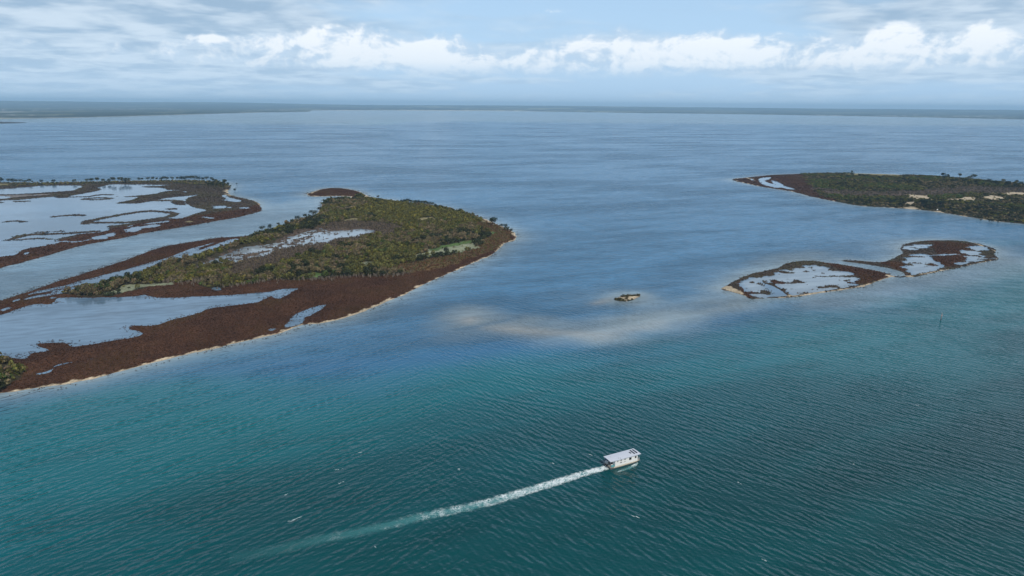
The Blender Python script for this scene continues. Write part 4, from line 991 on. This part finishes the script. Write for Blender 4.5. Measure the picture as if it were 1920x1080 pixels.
# ------------------------------------------------------------------ wake and foam
def m_foam(t, b, o):
    uv = t.n('ShaderNodeUVMap', uv_map='UVMap'); sp = t.n('ShaderNodeSeparateXYZ'); t.link(uv.outputs[0], sp.inputs[0])
    u, v = sp.outputs[0], sp.outputs[1]                      # u metres astern, v -1..1 across
    pos = t.n('ShaderNodeNewGeometry').outputs['Position']
    wv = t.noise(pos, 0.35, 2.0, .5, 0.0, 1)
    add = t.n('ShaderNodeVectorMath', operation='ADD'); t.link(pos, add.inputs[0]); t.link(wv, add.inputs[1])
    ed = t.m('ADD', t.m('ABSOLUTE', v), t.m('MULTIPLY', t.m('SUBTRACT', t.noise(pos, .8, 3.0), .5), .9))
    n1 = t.noise(add.outputs[0], 1.1, 5.0, .68, 1.2); n2 = t.noise(pos, .25, 3.0, .6)
    rid = t.m('SUBTRACT', 1.0, t.m('ABSOLUTE', t.m('MULTIPLY_ADD', n1, 5.0, -2.5)))
    age = t.step(u, 2.0, 95.0)
    thr = t.fmix(age, .46, .92)
    lace = t.step(t.m('ADD', rid, t.m('MULTIPLY', t.m('SUBTRACT', n2, .5), 1.1)), thr, t.m('ADD', thr, .42))
    cross = t.step(ed, .98, .45)
    foam = t.m('MULTIPLY', t.m('MULTIPLY', lace, cross), t.step(u, 128.0, 45.0))
    milk = t.m('MULTIPLY', t.m('MULTIPLY', t.step(ed, 1.0, .2), t.step(u, 150.0, 30.0)), .6)
    P(b, t, color=(.80, .84, .84), rough=.7, spec=.2)
    b2 = t.n('ShaderNodeBsdfPrincipled'); P(b2, t, color=(.09, .33, .34), rough=.35, ior=1.333)
    tr = t.n('ShaderNodeBsdfTransparent')
    m1 = t.n('ShaderNodeMixShader'); t.put(m1.inputs[0], milk); t.link(tr.outputs[0], m1.inputs[1]); t.link(b2.outputs[0], m1.inputs[2])
    m2 = t.n('ShaderNodeMixShader'); t.put(m2.inputs[0], t.m('MULTIPLY', foam, .9)); t.link(m1.outputs[0], m2.inputs[1]); t.link(b.outputs[0], m2.inputs[2])
    t.link(m2.outputs[0], o.inputs[0])
M_FOAM = mat('wake_foam', m_foam)

def ribbon(name, path, widths, z, m, nseg=8, sub=6, u0=0.0):
    """flat strip along a path with u = metres from the start and v across"""
    C_ = smooth(np.array(path), sub, False); wd = np.interp(np.linspace(0, 1, len(C_)), np.linspace(0, 1, len(widths)), widths)
    tg = np.gradient(C_, axis=0); tg /= np.linalg.norm(tg, axis=1)[:, None]; nn = np.stack([-tg[:, 1], tg[:, 0]], 1)
    ln = np.concatenate([[0], np.cumsum(np.linalg.norm(np.diff(C_, axis=0), axis=1))])
    vv = np.linspace(-1, 1, nseg + 1); n = len(C_)
    V = np.concatenate([np.concatenate([C_ + nn * (wd * v)[:, None], np.full((n, 1), z)], 1) for v in vv]); UVs = np.concatenate([np.stack([ln + u0, np.full(n, v)], 1) for v in vv])
    i = (np.arange(nseg)[:, None] * n + np.arange(n - 1)[None]).ravel(); F = np.stack([i, i + 1, i + n + 1, i + n], 1)
    me = np_mesh(name, V, F); uvl = me.uv_layers.new(name='UVMap'); uvl.data.foreach_set('uv', UVs[F.ravel()].astype(np.float32).ravel())
    return obj(name, me, m)
fwd = np.array([math.cos(BROT), math.sin(BROT)]); stern = np.array([BX, BY]) - fwd * 5.9
wk = [stern] + [unp(*q) for q in ((1095, 888), (1060, 899), (1000, 917), (930, 938), (860, 955), (790, 969), (740, 982), (670, 998), (600, 1012), (520, 1031), (430, 1048))]
wake = ribbon('wake', wk, (1.7, 2.0, 2.3, 2.5, 2.7, 2.8, 2.8, 2.8, 3.0, 3.3, 3.6, 3.6), .03, M_FOAM)
tag(wake, 'white foam wake trailing left behind the houseboat', 'wake', kind='stuff')
rt = np.array([fwd[1], -fwd[0]])
bw = ribbon('bow_wave', [np.array([BX, BY]) + fwd * a + rt * b_ for a, b_ in ((5.2, 2.2), (3.8, 2.9), (2.0, 3.5), (0, 3.9), (-2.5, 4.0), (-5, 4.2))], (.35, .7, .9, .8, .6, .4), .035, M_FOAM, 4, 6, 55.0)
tag(bw, 'small curl of foam along the near side of the houseboat', 'foam', kind='stuff')

# whitecaps: short broken crests scattered over the open water
wcV, wcF = [], []
caps = [(550, 975, 2.6), (640, 905, 1.6), (635, 880, 1.3), (676, 848, 1.2), (862, 882, 1.8), (1035, 868, 1.6), (1108, 853, 1.4), (1190, 968, 1.6), (1432, 1050, 1.2), (836, 722, .9), (704, 1026, 1.0), (535, 928, 1.0), (1385, 905, 1.0), (1600, 870, 1.1), (1720, 760, .8)]
for px, py, ln in caps:
    c = unp(px, py); th = math.radians(-42 + random.uniform(-12, 12)) if c[0] > -40 else math.radians(35 + random.uniform(-12, 12))
    for q in range(random.randint(3, 6)):
        l = ln * random.uniform(.12, .42); wd = random.uniform(.05, .14); o_ = np.array([random.gauss(0, ln * .38), random.gauss(0, .16)]); i = len(wcV); kk = 7
        for j in range(kk):
            a = 6.283 * j / kk; rr = random.uniform(.6, 1.15)
            p = np.array([math.cos(a) * l * rr, math.sin(a) * wd * rr]) + o_
            wcV.append((c[0] + p[0] * math.cos(th) - p[1] * math.sin(th), c[1] + p[0] * math.sin(th) + p[1] * math.cos(th), .03 + .004 * q))
        wcF += [(i, i + j, i + j + 1) for j in range(1, kk - 1)]
wcap = obj('whitecaps', np_mesh('whitecaps', np.array(wcV), np.array(wcF)), simple('cap_foam', (.55, .62, .63), .7)); tag(wcap, 'short broken white crests on the open water', 'foam', kind='stuff')

# ------------------------------------------------------------------ channel marker and shore board
mx, my = unp(1764, 600.5)
mk = bpy.data.objects.new('channel_marker', None); COL.objects.link(mk); mk.location = (mx, my, 0)
tag(mk, 'thin channel marker pile standing alone in open water', 'marker')
PILE = simple('weathered_pile', (.20, .17, .16), .85, var=.3)
rod('pile', [((0, 0, -1.5), (0, 0, 4.2))], .20, PILE, mk, 10); rod('collar', [((0, 0, .02), (0, 0, 1.0))], .27, BLACK, mk, 10)
part('board', [(-.42, .42, -.27, -.22, 2.5, 3.5)], simple('faded_board', (.34, .27, .28), .7), mk, .02)
rod('lantern', [((0, 0, 4.2), (0, 0, 4.6))], .13, WHITE, mk, 8)
sx_, sy_ = unp(*Z7(716, 640)[0])
sg = bpy.data.objects.new('notice_board', None); COL.objects.link(sg); sg.location = (sx_, sy_, zat(Er, sx_, sy_))
tag(sg, 'small white board on a post at the shore of the right island', 'board')
rod('post', [((0, 0, -.5), (0, 0, 2.2))], .07, PILE, sg, 6); part('panel', [(-.75, .75, -.12, -.072, 1.5, 2.7)], WHITE, sg, .02)

# ------------------------------------------------------------------ haze
bm = bmesh.new(); bevel_box(bm, -33500, 33500, -9500, 33500, -3.0, 260, 0)
me = bpy.data.meshes.new('haze'); bm.to_mesh(me); bm.free()
hm = bpy.data.materials.new('haze'); hm.use_nodes = True; ht = NT(hm.node_tree)
vo = ht.n('ShaderNodeVolumePrincipled'); vo.inputs['Color'].default_value = (.50, .76, 1.0, 1); vo.inputs['Density'].default_value = 6.0e-5; vo.inputs['Anisotropy'].default_value = 0.0
ho = ht.n('ShaderNodeOutputMaterial'); ht.link(vo.outputs[0], ho.inputs['Volume'])
hz_ = obj('haze', me, hm); tag(hz_, 'thin blue haze over the water', 'haze', kind='stuff')
